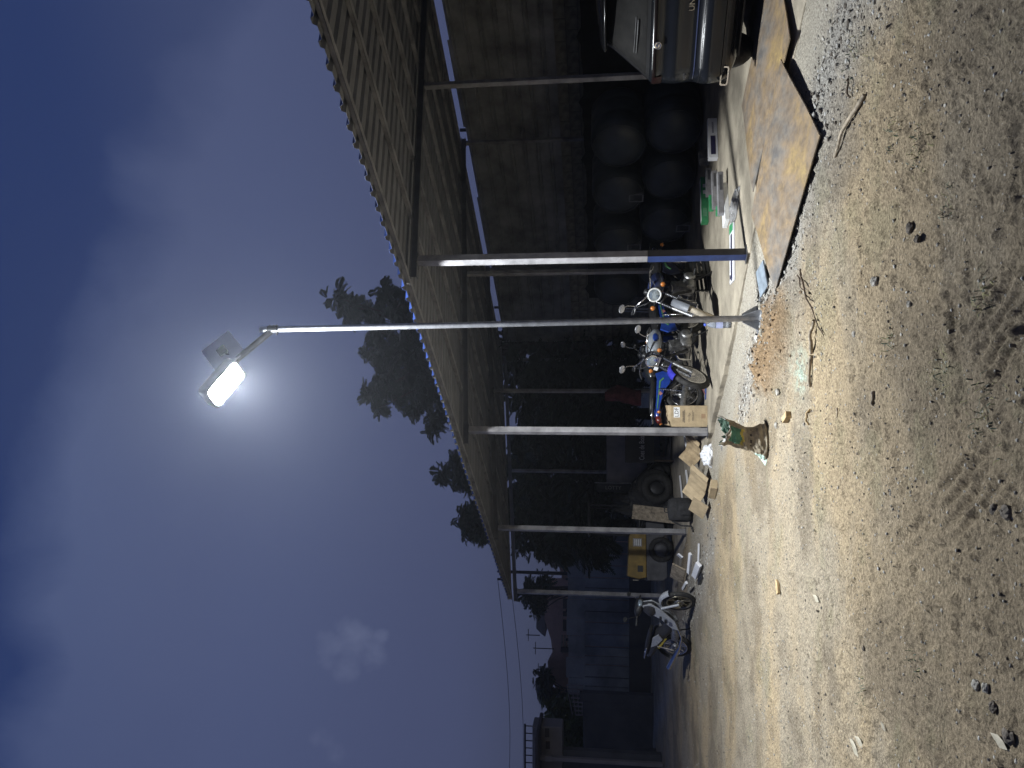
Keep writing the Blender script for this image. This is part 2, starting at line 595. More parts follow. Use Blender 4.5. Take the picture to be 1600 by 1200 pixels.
def ground_h(x, y):
    x = np.asarray(x, float); y = np.asarray(y, float)
    s, t, w1, w2, cem, grav = zones(x, y)
    r = np.hypot(x, y)
    far = smooth(60, 25, r)
    h = -0.035 + 0.10 * (fbm(x * 0.28, y * 0.28, 5, 3) - 0.5) * far
    soft = 1 - 0.75 * cem
    h += soft * (0.055 * (fbm(x * 1.6, y * 1.6, 9, 4) - 0.5) + 0.026 * (fbm(x * 6.5, y * 6.5, 21, 4, 0.6) - 0.5)) * far
    lump = fbm(x * 17, y * 17, 41, 3, 0.6)
    h += soft * 0.016 * np.maximum(lump - 0.53, 0) / 0.2 * smooth(14, 6, r)
    clod = np.maximum(vnoise(x * 9, y * 9, 77) - 0.80, 0) * vnoise(x * 1.1, y * 1.1, 78)
    h += 0.045 * clod * smooth(12, 5, r) * soft
    h += grav * 0.020 * (fbm(x * 20, y * 20, 51, 3, 0.7) - 0.35) * smooth(16, 7, r)
    sm_ = soil_mask(x, y)
    h += sm_ * (0.055 + 0.19 * (fbm(x * 7, y * 7, 61, 5, 0.66) - 0.35))
    for (x0, y0, x1, y1, w, dep) in TRACKS:
        L = math.hypot(x1 - x0, y1 - y0)
        ux, uy = (x1 - x0) / L, (y1 - y0) / L
        a = (x - x0) * ux + (y - y0) * uy
        sel = (np.abs((y - y0) * ux - (x - x0) * uy) < 0.12) & (a > -0.15) & (a < L + 0.15)
        if not sel.any():
            continue
        xs, ys, a = x[sel], y[sel], a[sel]
        b = -(xs - x0) * uy + (ys - y0) * ux + (fbm(a * 2.2, a * 0 + 0.37, 3, 2) - 0.5) * 0.025
        prof = np.exp(-(b / w) ** 2) - 0.45 * np.exp(-((np.abs(b) - 2.1 * w) / (0.9 * w)) ** 2)
        ends = smooth(-0.1, 0.25, a) * smooth(L + 0.1, L - 0.25, a)
        brk = smooth(0.28, 0.5, fbm(a * 5 + x0 * 9, a * 0 + y0 * 5, 19, 2))
        h[sel] -= 0.95 * dep * prof * ends * brk
    # ground dips under the concrete slab and rises a little towards the far yard
    h = np.where(t > -0.06, np.minimum(h, -0.05), h)
    return h


def gh(x, y):
    return float(ground_h(np.array([x]), np.array([y]))[0])


def build_ground():
    fine = np.linspace(R(-33), R(33), 470)
    coarse = np.linspace(R(33), R(360 - 33), 60)[1:-1]
    ang = np.concatenate([fine, coarse])
    na = len(ang)
    rad = np.concatenate([np.linspace(0.25, 2.3, 14)[:-1], np.exp(np.linspace(math.log(2.3), math.log(30), 600)),
                          np.exp(np.linspace(math.log(31), math.log(900), 40))])
    nr = len(rad)
    A, Rr = np.meshgrid(ang, rad)
    x = (np.sin(A) * Rr).ravel(); y = (np.cos(A) * Rr).ravel()
    h = ground_h(x, y)
    s, t, w1, w2, cem, grav = zones(x, y)
    verts = np.stack([x, y, h], 1)
    i = np.arange(nr - 1)[:, None]; j = np.arange(na)[None, :]
    a = i * na + j; b = i * na + (j + 1) % na
    quads = np.stack([a, a + na, b + na, b], -1).reshape(-1, 4)
    me = bpy.data.meshes.new('ground')
    nv, nq = len(verts), len(quads)
    me.vertices.add(nv + 1)
    co = np.concatenate([verts, [[0, 0, -0.05]]]).astype(np.float32)
    me.vertices.foreach_set('co', co.ravel())
    tri = np.array([[nv, k, (k + 1) % na] for k in range(na)])
    loops = np.concatenate([quads.ravel(), tri.ravel()])
    me.loops.add(len(loops))
    me.loops.foreach_set('vertex_index', loops.astype(np.int32))
    me.polygons.add(nq + na)
    me.polygons.foreach_set('loop_start', np.concatenate([np.arange(nq) * 4, nq * 4 + np.arange(na) * 3]).astype(np.int32))
    me.update(calc_edges=True)
    me.polygons.foreach_set('use_smooth', np.ones(nq + na, bool))
    # earth colours, with falloff painted in near the camera: tan dust, darker loam, cement spill, gravel, fresh brown soil
    tan = np.array([0.385, 0.310, 0.205]); loam = np.array([0.160, 0.133, 0.098]); grey = np.array([0.27, 0.255, 0.22])
    cemc = np.array([0.40, 0.375, 0.32]); gr = np.array([0.33, 0.325, 0.31]); soil = np.array([0.235, 0.165, 0.098])
    olive = np.array([0.20, 0.195, 0.12])
    k1 = smooth(0.40, 0.62, fbm(x * 0.55, y * 0.9, 101, 5, 0.55))[:, None]
    k2 = smooth(0.44, 0.66, fbm(x * 1.3, y * 1.3, 131, 5, 0.6))[:, None]
    k3 = smooth(0.56, 0.72, fbm(x * 2.1, y * 2.1, 151, 5, 0.6))[:, None]
    near = smooth(6.0, 3.2, np.hypot(x, y))[:, None] * 0.75  # lamp falloff painted into the earth colour: darker towards the camera
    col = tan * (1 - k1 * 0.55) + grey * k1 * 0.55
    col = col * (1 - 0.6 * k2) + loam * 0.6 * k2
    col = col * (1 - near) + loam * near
    col = col * (1 - 0.30 * k3) + olive * 0.30 * k3
    cm = (cem * (0.55 + 0.6 * (w2 + 0.5)))[:, None].clip(0, 0.9)
    col = col * (1 - cm) + cemc * cm
    gm = (grav * 0.8)[:, None]
    col = col * (1 - gm) + gr * gm
    smk = soil_mask(x, y)[:, None]
    col = col * (1 - smk) + soil * (0.75 + 0.5 * fbm(x * 11, y * 11, 171, 3)[:, None]) * smk
    gp = np.exp(-(((x - G(1245, 585).x) / 0.17) ** 2 + ((y - G(1245, 585).y) / 0.20) ** 2) * np.maximum(0.5, 1.0 + 3.0 * (fbm(x * 9, y * 9, 181, 3) - 0.4)))[:, None] * 0.75
    gp = gp * smooth(0.35, 0.6, fbm(x * 22, y * 22, 191, 3))[:, None]
    col = col * (1 - gp) + np.array([0.42, 0.58, 0.50]) * gp          # spilt pale green powder
    speck = fbm(x * 34, y * 34, 201, 2)[:, None]
    col = col * (0.86 + 0.28 * speck)
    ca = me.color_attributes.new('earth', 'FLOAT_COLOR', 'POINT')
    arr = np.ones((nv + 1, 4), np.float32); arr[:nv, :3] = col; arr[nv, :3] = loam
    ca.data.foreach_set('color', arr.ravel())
    m = bpy.data.materials.new('earth'); m.use_nodes = True
    nt = m.node_tree; b_ = nt.nodes['Principled BSDF']
    b_.inputs['Roughness'].default_value = 0.95; b_.inputs['Specular IOR Level'].default_value = 0.15
    at = nt.nodes.new('ShaderNodeVertexColor'); at.layer_name = 'earth'
    tcn = nt.nodes.new('ShaderNodeTexCoord')
    n1 = nt.nodes.new('ShaderNodeTexNoise'); n1.inputs['Scale'].default_value = 55; n1.inputs['Detail'].default_value = 8; n1.inputs['Roughness'].default_value = 0.7
    nt.links.new(tcn.outputs['Object'], n1.inputs['Vector'])
    vo = nt.nodes.new('ShaderNodeTexVoronoi'); vo.inputs['Scale'].default_value = 42; vo.inputs['Randomness'].default_value = 1.0
    nt.links.new(tcn.outputs['Object'], vo.inputs['Vector'])
    rp = nt.nodes.new('ShaderNodeValToRGB')
    rp.color_ramp.elements[0].position = 0.34; rp.color_ramp.elements[0].color = (0.46, 0.44, 0.42, 1)
    rp.color_ramp.elements[1].position = 0.66; rp.color_ramp.elements[1].color = (1.48, 1.46, 1.42, 1)
    nt.links.new(n1.outputs[0], rp.inputs[0])
    mx = nt.nodes.new('ShaderNodeMix'); mx.data_type = 'RGBA'; mx.blend_type = 'MULTIPLY'; mx.inputs[0].default_value = 1.0
    nt.links.new(at.outputs[0], mx.inputs[6]); nt.links.new(rp.outputs[0], mx.inputs[7])
    nt.links.new(mx.outputs[2], b_.inputs['Base Color'])
    bp = nt.nodes.new('ShaderNodeBump'); bp.inputs['Strength'].default_value = 1.0; bp.inputs['Distance'].default_value = 0.02
    nt.links.new(n1.outputs[0], bp.inputs['Height'])
    bp2 = nt.nodes.new('ShaderNodeBump'); bp2.inputs['Strength'].default_value = 0.5; bp2.inputs['Distance'].default_value = 0.008; bp2.invert = True
    nt.links.new(vo.outputs['Distance'], bp2.inputs['Height']); nt.links.new(bp.outputs[0], bp2.inputs['Normal'])
    nt.links.new(bp2.outputs[0], b_.inputs['Normal'])
    me.materials.append(m)
    o = bpy.data.objects.new('ground', me)
    C.objects.link(o)
    tag(o, 'bare tan dirt yard with pebbles and tyre grooves', None, None, 'structure')


build_ground()

# ------------------------------------------------------------------ concrete floor of the shed, with a chipped front edge
SLAB_S0, SLAB_S1 = -6.0, 11.4
mb = MB()
N = 220
top_in, top_ed, bot_ed = [], [], []
for i in range(N + 1):
    s = SLAB_S0 + (SLAB_S1 - SLAB_S0) * i / N
    e = -0.09 - 0.13 * (float(fbm(np.array([s * 1.3]), np.array([0.3]), 7, 4)[0]) - 0.5) + 0.05 * (float(vnoise(np.array([s * 7]), np.array([2.0]), 8)[0]) - 0.5)
    top_ed.append((e, s))
for i, (e, s) in enumerate(top_ed):
    mb.v += [(7.4, s, 0.0), (e + 0.02, s, 0.0), (e, s, -0.012), (e - 0.01, s, -0.14)]
for i in range(N):
    a = i * 4
    for k in range(3):
        mb.f.append((a + k, a + 4 + k, a + 5 + k, a + 1 + k)); mb.m.append(0); mb.sm.append(False)
slab = mb.build('concrete_floor', slabm)
slab.location = (P2[0], P2[1], 0.004); slab.rotation_euler = (0, 0, TH)
tag(slab, 'worn pale concrete floor under the metal shed', None, None, 'structure')

# ------------------------------------------------------------------ pebbles, too many to count
def scatter_pebbles():
    rs = np.random.RandomState(5)
    ico_v = []
    ph = (1 + 5 ** 0.5) / 2
    for a, b in ((1, ph), (-1, ph), (1, -ph), (-1, -ph)):
        ico_v += [(0, a, b), (a, b, 0), (b, 0, a)]
    ico_v = np.array(ico_v) / math.sqrt(1 + ph * ph)
    fs = []
    for i in range(12):
        for j in range(i + 1, 12):
            for k in range(j + 1, 12):
                d = [np.linalg.norm(ico_v[p] - ico_v[q]) for p, q in ((i, j), (j, k), (i, k))]
                if max(d) < 1.06:
                    n = np.cross(ico_v[j] - ico_v[i], ico_v[k] - ico_v[i])
                    fs.append((i, j, k) if n @ ico_v[i] > 0 else (i, k, j))
    fs = np.array(fs)
    n = 62000
    ang = rs.uniform(R(-30), R(30), n); rr = np.exp(rs.uniform(math.log(2.4), math.log(17), n))
    x, y = np.sin(ang) * rr, np.cos(ang) * rr
    s, t, w1, w2, cem, grav = zones(x, y)
    keep = rs.rand(n) < np.clip(0.10 + 0.9 * grav + 0.25 * smooth(0.5, 0.7, fbm(x * 1.2, y * 1.2, 301, 3)) - 0.05 * cem, 0, 1)
    keep &= t < -0.15
    x, y, g, r_ = x[keep], y[keep], grav[keep], rr[keep]
    h = ground_h(x, y)
    size = (0.0035 + 0.0105 * rs.rand(len(x)) ** 2.4) * (0.7 + 0.7 * g) * (0.75 + r_ * 0.05)
    V, Fc, MI = [], [], []
    for i in range(len(x)):
        sc = size[i] * np.array([rs.uniform(0.7, 1.4), rs.uniform(0.7, 1.4), rs.uniform(0.45, 0.85)])
        a = rs.uniform(0, 6.28); c_, s_ = math.cos(a), math.sin(a)
        p = ico_v * rs.uniform(0.75, 1.2, (12, 1)) * sc
        p = np.stack([p[:, 0] * c_ - p[:, 1] * s_ + x[i], p[:, 0] * s_ + p[:, 1] * c_ + y[i], p[:, 2] + h[i] + size[i] * 0.25], 1)
        V.append(p); Fc.append(fs + 12 * i)
        MI += [int(rs.choice(3, p=[0.6, 0.25, 0.15]))] * 20
    V = np.concatenate(V); Fc = np.concatenate(Fc)
    me = bpy.data.meshes.new('gravel')
    me.from_pydata(V.tolist(), [], Fc.tolist())
    for m_ in (stone_m, stone_dk, mat('pale_pebble', (0.42, 0.41, 0.38), 0.8, 0, 0.2, 30)):
        me.materials.append(m_)
    me.polygons.foreach_set('material_index', MI)
    o = bpy.data.objects.new('gravel', me); C.objects.link(o)
    tag(o, 'loose pebbles and gravel scattered over the dirt yard', 'gravel', None, 'stuff')
    print('pebbles', len(x))


scatter_pebbles()

# sparse weeds
mb = MB()
for (px, py, nbl, sp) in ((1440, 232, 46, 0.16), (1547, 462, 40, 0.10), (1555, 648, 46, 0.2), (1343, 92, 40, 0.2), (1400, 205, 26, 0.12),
                          (1395, 530, 26, 0.10), (1478, 580, 26, 0.14), (1440, 1050, 20, 0.12), (1350, 1078, 20, 0.12), (1480, 310, 18, 0.1)):
    c = G(px, py, -0.03)
    for k in range(nbl):
        a = rnd.uniform(0, 6.28); rr = sp * rnd.random() ** 0.7
        x, y = c.x + math.cos(a) * rr, c.y + math.sin(a) * rr
        z = gh(x, y) - 0.003
        b = rnd.uniform(0, 6.28); L = rnd.uniform(0.02, 0.055); w = rnd.uniform(0.0015, 0.003)
        dx, dy = math.cos(b), math.sin(b)
        h1 = L * rnd.uniform(0.3, 0.8)
        p0 = Vector((x, y, z)); p1 = p0 + Vector((dx * L * 0.5, dy * L * 0.5, h1)); p2 = p0 + Vector((dx * L, dy * L, h1 * 0.8))
        n = Vector((-dy, dx, 0)) * w
        mb.add([p0 - n, p0 + n, p1 + n, p1 - n, p2], [(0, 1, 2, 3), (3, 2, 4)], 0 if rnd.random() < 0.6 else 1)
o = mb.build('grass', [leaf_b, mat('dry_grass', (0.26, 0.24, 0.11), 0.9, 0, 0.2, 5)])
tag(o, 'sparse weeds and dry grass blades in the dirt', 'grass', None, 'stuff')

# ================================================================== THE METAL SHED
shed = thing('metal_shed', 'open steel shed with sloping corrugated roof on slim grey posts', 'shed', (P2[0], P2[1], 0), TH)
SP = 3.87
SLOPE = 0.1087
TM, TB = 3.22, 6.77


def zr(t):
    return 3.640 + SLOPE * t        # underside of the rafters


RAFT, PURL = 0.085, 0.045
for fi in range(-1, 4):
    s = fi * SP
    for row, t in enumerate((0.0, TM, TB)):
        w = 0.046 if row == 0 else 0.036
        top = zr(t)
        mats_ = [post_grey, post_dark, post_blue]
        mb = MB()
        if fi == 0 and row == 0:
            # lower third of the near post: blue front face, other three faces dark
            mb.bevbox(t - w, t + w, s - w, s + w, 1.06, top, 0.004, 0)
            z0, z1 = -0.02, 1.06
            c = [(t - w, s - w), (t + w, s - w), (t + w, s + w), (t - w, s + w)]
            vs_ = [(x, y, z) for z in (z0, z1) for x, y in c]
            mb.add(vs_, [(0, 1, 5, 4)], 1); mb.add(vs_, [(1, 2, 6, 5)], 1); mb.add(vs_, [(2, 3, 7, 6)], 1); mb.add(vs_, [(3, 0, 4, 7)], 2)
        else:
            mb.bevbox(t - w, t + w, s - w, s + w, -0.02, top, 0.004, 0)
        mb.bevbox(t - w - 0.03, t + w + 0.03, s - w - 0.02, s + w + 0.02, top, top + 0.008, 0.002, 1)
        # base plate
        mb.box(t - w - 0.03, t + w + 0.03, s - w - 0.03, s + w + 0.03, 0.004, 0.012, 1)
        mb.build('post', mats_, shed)
    # rafter: an I-section following the slope
    t0, t1 = -0.24, TB + 0.14
    mb = MB()
    ang = -math.atan(SLOPE)
    for (hw, z0, z1) in ((0.036, 0.0, 0.010), (0.005, 0.010, RAFT - 0.010), (0.036, RAFT - 0.010, RAFT)):
        vs_ = [(t, s + sg * hw, zr(t) + 0.008 + z) for t in (t0, t1) for sg, z in ((-1, z0), (1, z0), (1, z1), (-1, z1))]
        mb.add(vs_, [(0, 1, 2, 3), (7, 6, 5, 4), (0, 4, 5, 1), (1, 5, 6, 2), (2, 6, 7, 3), (3, 7, 4, 0)])
    mb.build('rafter', mat('rafter_paint', (0.13, 0.13, 0.135), 0.5, 0.2, 0.15, 4), shed)
S0, S1 = -5.9, 10.98
for k in range(8):
    t = -0.26 + k * 1.0
    z = zr(t) + 0.008 + RAFT
    mb = MB()
    # C-section purlin
    for (a0, a1, b0, b1) in ((-0.03, 0.03, 0.0, 0.005), (-0.03, 0.03, PURL - 0.005, PURL), (-0.03, -0.025, 0.0, PURL)):
        mb.box(t + a0, t + a1, S0 + 0.05, S1 - 0.04, z + b0, z + b1)
    mb.build('purlin', post_grey, shed)
# corrugated sheets, laid side by side
PITCHW = 0.20
RT0, RT1 = -0.40, 7.02
nsheet = 17
sw = (S1 - S0) / nsheet
for k in range(nsheet):
    a = S0 + k * sw
    b = a + sw - 0.002
    prof = []
    nr_ = 5
    pw = (b - a) / nr_
    for q in range(nr_):
        x0 = a + q * pw
        prof += [(x0, 0.0), (x0 + pw * 0.55, 0.0), (x0 + pw * 0.66, 0.034), (x0 + pw * 0.89, 0.034)]
    prof.append((b, 0.0))
    off = 0.002 * (k % 2)
    tj = rnd.uniform(-0.012, 0.012)
    mb = MB()
    for (ta, tb_, lift) in ((RT0 + tj, 3.78, 0.0), (3.72, RT1 + tj, 0.006)):
        vs_ = []
        for t in (ta, tb_):
            for s_, h in prof:
                z = zr(t) + 0.008 + RAFT + PURL + 0.002 + off + h + lift
                vs_ += [(t, s_, z), (t, s_, z + 0.0035)]
        n = len(prof)
        low = lambda i, j: (i * n + j) * 2
        for j in range(n - 1):
            mb.add([vs_[low(0, j)], vs_[low(1, j)], vs_[low(1, j + 1)], vs_[low(0, j + 1)]], [(0, 1, 2, 3)], 0)
            mb.add([vs_[low(0, j) + 1], vs_[low(0, j + 1) + 1], vs_[low(1, j + 1) + 1], vs_[low(1, j) + 1]], [(0, 1, 2, 3)], 1)
            for i in (0, 1):
                mb.add([vs_[low(i, j)], vs_[low(i, j + 1)], vs_[low(i, j + 1) + 1], vs_[low(i, j) + 1]], [(0, 1, 2, 3)], 1)
    mb.build('roof_sheet', [roof_grey, roof_blue], shed)
# flat trim at the far gable
mb = MB()
for t in (0,):
    z = zr(RT0) + RAFT + PURL
    vs_ = [(tt, ss, zr(tt) + RAFT + PURL + 0.008 + dz) for tt in (RT0, RT1) for ss in (S1 + 0.002, S1 + 0.012) for dz in (-0.06, 0.045)]
    mb.add(vs_, [(0, 1, 3, 2), (4, 6, 7, 5), (0, 4, 5, 1), (2, 3, 7, 6), (1, 5, 7, 3), (0, 2, 6, 4)])
mb.build('gable_trim', roof_grey, shed)

# ------------------------------------------------------------------ back wall: block below, metal cladding above
wall = thing('block_wall', 'grey concrete block wall along the back of the shed', 'wall', (P2[0], P2[1], 0), TH)
WT = 7.14
mb = MB().box(WT + 0.012, WT + 0.20, -6.0, 11.2, -0.1, 2.50)
mb.build('wall_core', mortar, wall)
bw, bh = 0.44, 0.222
proto = MB().bevbox(WT, WT + 0.10, 0.006, bw - 0.006, 0.006, bh - 0.006, 0.006).build('concrete_block', block, wall)
first = True
for r in range(11):
    for c in range(25):
        s = 0.2 + c * bw + (bw / 2 if r % 2 else 0)
        if s + bw > 11.25:
            continue
        if first:
            o = proto; first = False
        else:
            o = proto.copy(); C.objects.link(o); o.parent = wall
        o.location = (rnd.uniform(-0.010, 0.004), s, r * bh + 0.03)

cladw = thing('metal_cladding', 'dark ribbed metal sheets above the block wall, under the roof', 'cladding', (P2[0], P2[1], 0), TH)
for k in range(9):
    a = -6.0 + k * 1.95
    b = min(a + 1.95, 11.2)
    if a >= 11.1:
        break
    tilt = rnd.uniform(-0.006, 0.006)
    top = 4.425 + rnd.uniform(-0.02, 0.02)
    pts = []
    z = 2.46
    while z < top - 0.25:
        pts += [(0.0, z), (0.0, z + 0.17), (-0.022, z + 0.185), (-0.022, z + 0.20), (0.0, z + 0.215), (0.0, z + 0.23), (-0.022, z + 0.245), (-0.022, z + 0.26), (0.0, z + 0.275)]
        z += 0.275
    pts.append((0.0, top))
    mb = MB()
    vs_ = [(WT - 0.01 + dt + tilt, s_, zz) for s_ in (a, b - 0.004) for dt, zz in pts]
    n = len(pts)
    mb.add(vs_, [(j, j + 1, n + j + 1, n + j) for j in range(n - 1)])
    vs_ = [(WT + 0.006 + dt + tilt, s_, zz) for s_ in (a, b - 0.004) for dt, zz in pts]
    mb.add(vs_, [(j, n + j, n + j + 1, j + 1) for j in range(n - 1)])
    mb.build('cladding_sheet', clad, cladw)
for s_ in [x * 1.95 - 5.9 for x in range(9)]:
    MB().box(WT + 0.03, WT + 0.08, s_, s_ + 0.05, 2.5, 4.55 if int(s_) % 3 == 0 else 4.34).build('cladding_stud', post_dark, cladw)

# ================================================================== THE SOLAR STREET LAMP
lamp = thing('street_lamp', 'lit solar street lamp on a thin galvanised pole', 'street lamp', (0.654, 7.86, 0))
lean = Vector((-0.070, 0.0, 5.17))
mb = MB()
top = lean.copy()
q = top.normalized()
Mp = Matrix.Translation((0, 0, 0))
mb.tube([Vector((0, 0, -0.05)), lean * 0.33, lean * 0.66, lean], 0.031, 14)
pole = mb.build('pole', galv, lamp)
mb = MB().tube([lean * 0.999, lean * 1.006], 0.033, 14)
mb.build('cap', galv, pole)
# welded foot: plate and four gussets
mb = MB().bevbox(-0.15, 0.15, -0.15, 0.15, 0.0, 0.012, 0.003, M=Rz(0.5))
foot = mb.build('base_plate', galv, lamp)
for k in range(4):
    M = Rz(0.5 + k * math.pi / 2)
    mb = MB().prism([(0.028, 0.012), (0.142, 0.012), (0.142, 0.03), (0.05, 0.17), (0.028, 0.17)], -0.004, 0.004, M @ Rx(math.pi / 2))
    mb.build('gusset', galv, foot)
for k in range(4):
    M = Rz(0.5 + math.pi / 4 + k * math.pi / 2) @ T(0.165, 0, 0.0)
    mb = MB().tube([M @ Vector((0, 0, 0.0)), M @ Vector((0, 0, 0.035))], 0.008, 6)
    mb.build('anchor_bolt', dark_metal, foot)
# arm, clamp, head, panel
A0 = lean * 0.978
base = Vector((0.654, 7.86, 0))
A1 = AT(372, 560, 7.78) - base
axd = (A1 - A0).normalized()
mb = MB()
mb.tube([A0 - axd * 0.04, A1 + axd * 0.04], 0.034, 12)
arm = mb.build('arm', dark_metal, lamp)
mb = MB()
up = lean.normalized()
mb.tube([A0 - up * 0.055, A0 + up * 0.055], 0.042, 14)
mb.tube([A0 + up * 0.04 + Vector((0.05, 0, 0)), A0 + up * 0.04 - Vector((0.06, 0, 0))], 0.009, 6)
mb.tube([A0 - up * 0.04 + Vector((0.05, 0, 0)), A0 - up * 0.04 - Vector((0.06, 0, 0))], 0.009, 6)
mb.build('clamp', dark_metal, arm)
HC = AT(350, 599, 7.62) - base           # middle of the lamp head
ha = (AT(333, 620, 7.50) - AT(372, 575, 7.72)).normalized()   # along the head, outwards
hn = Vector((0, 0, -1)) + ha * ha.z
hn = (hn + Vector((-0.05, -0.16, 0))).normalized()            # the lens looks down and out over the yard
hn = (hn - ha * hn.dot(ha)).normalized()
hs = hn.cross(ha).normalized()
MH = Matrix(((ha.x, hs.x, hn.x, HC.x), (ha.y, hs.y, hn.y, HC.y), (ha.z, hs.z, hn.z, HC.z), (0, 0, 0, 1)))


def rrect(hx, hy, r, n=4):
    pts = []
    for cx, cy_, a0 in ((hx - r, hy - r, 0), (-hx + r, hy - r, 90), (-hx + r, -hy + r, 180), (hx - r, -hy + r, 270)):
        for k in range(n + 1):
            a = R(a0 + 90 * k / n)
            pts.append((cx + r * math.cos(a), cy_ + r * math.sin(a)))
    return pts


mb = MB().prism(rrect(0.245, 0.140, 0.05), -0.075, -0.006, MH)
head = mb.build('lamp_head', mat('lamp_housing', (0.30, 0.30, 0.31), 0.45, 0.2, 0.1, 8), lamp)
m_em = bpy.data.materials.new('lit_led_lens'); m_em.use_nodes = True
nt = m_em.node_tree; nt.nodes.clear()
em = nt.nodes.new('ShaderNodeEmission'); em.inputs[0].default_value = (0.90, 0.965, 1.0, 1); em.inputs[1].default_value = LAMP_STRENGTH
oo = nt.nodes.new('ShaderNodeOutputMaterial'); nt.links.new(em.outputs[0], oo.inputs[0])
pts = rrect(0.220, 0.120, 0.05, 3)
mb = MB().add([MH @ Vector((p[0], p[1], 0.001)) for p in pts], [tuple(range(len(pts)))])
mb.build('lens', m_em, head)
sl = bpy.data.lights.new('lamp_beam', 'SPOT')
sl.energy = LAMP_WATTS; sl.color = (0.95, 0.975, 1.0)
sl.spot_size = R(156); sl.spot_blend = 1.0; sl.shadow_soft_size = 0.11
so = bpy.data.objects.new('lamp_beam', sl); C.objects.link(so); so.parent = lamp
so.location = HC + hn * 0.16
aim = (Vector((-1.3, 8.3, 0)) - base) - (HC + hn * 0.16)
so.rotation_euler = aim.to_track_quat('-Z', 'Y').to_euler()
o_, i_ = rrect(0.245, 0.140, 0.05), rrect(0.222, 0.122, 0.05)  # rim added to keep grazing lens light off the arm
n_ = len(o_)
vv = [MH @ Vector((q[0], q[1], z)) for z in (-0.006, 0.038) for q in o_] + [MH @ Vector((q[0], q[1], z)) for z in (0.038, 0.0) for q in i_]
mb = MB()
for r0 in (0, 1, 2):
    mb.add(vv, [(r0 * n_ + k, r0 * n_ + (k + 1) % n_, (r0 + 1) * n_ + (k + 1) % n_, (r0 + 1) * n_ + k) for k in range(n_)])
mb.build('added_cutoff_rim', MATS['lamp_housing'], head)
mb = MB().tube([A1, HC - hn * 0.04 - ha * 0.20], 0.028, 10)
mb.build('neck', dark_metal, arm)
# solar panel: tilted plate above and behind the head
pc = [AT(351, 513, 8.05) - base, AT(377, 546, 7.82) - base, AT(346, 580, 7.62) - base, AT(320, 560, 7.85) - base]
cen = sum(pc, Vector()) / 4
pn = (pc[1] - pc[0]).cross(pc[3] - pc[0]).normalized()
if pn.dot(Vector((0, 0, 1.5)) - base - cen) > 0:
    pn = -pn
ex = (pc[1] - pc[0]).normalized(); ey = pn.cross(ex).normalized()
lx = (pc[1] - pc[0]).length / 2; ly = abs((pc[3] - pc[0]).dot(ey)) / 2
MPn = Matrix(((ex.x, ey.x, pn.x, cen.x), (ex.y, ey.y, pn.y, cen.y), (ex.z, ey.z, pn.z, cen.z), (0, 0, 0, 1)))
mb = MB().bevbox(-lx, lx, -ly, ly, 0, 0.022, 0.003, 0, MPn)
panel = mb.build('solar_panel', mat('panel_back', (0.80, 0.80, 0.80), 0.5, 0.1, 0.05, 5), lamp)
mb = MB().bevbox(-lx + 0.012, lx - 0.012, -ly + 0.012, ly - 0.012, 0.0221, 0.025, 0.001, 0, MPn)
mb.build('solar_cells', navy, panel)
mb = MB().tube([cen, A1 + axd * 0.02], 0.018, 8).bevbox(-0.06, 0.06, -0.05, 0.05, -0.03, -0.001, 0.004, 0, MPn)
mb.build('bracket', post_dark, panel)

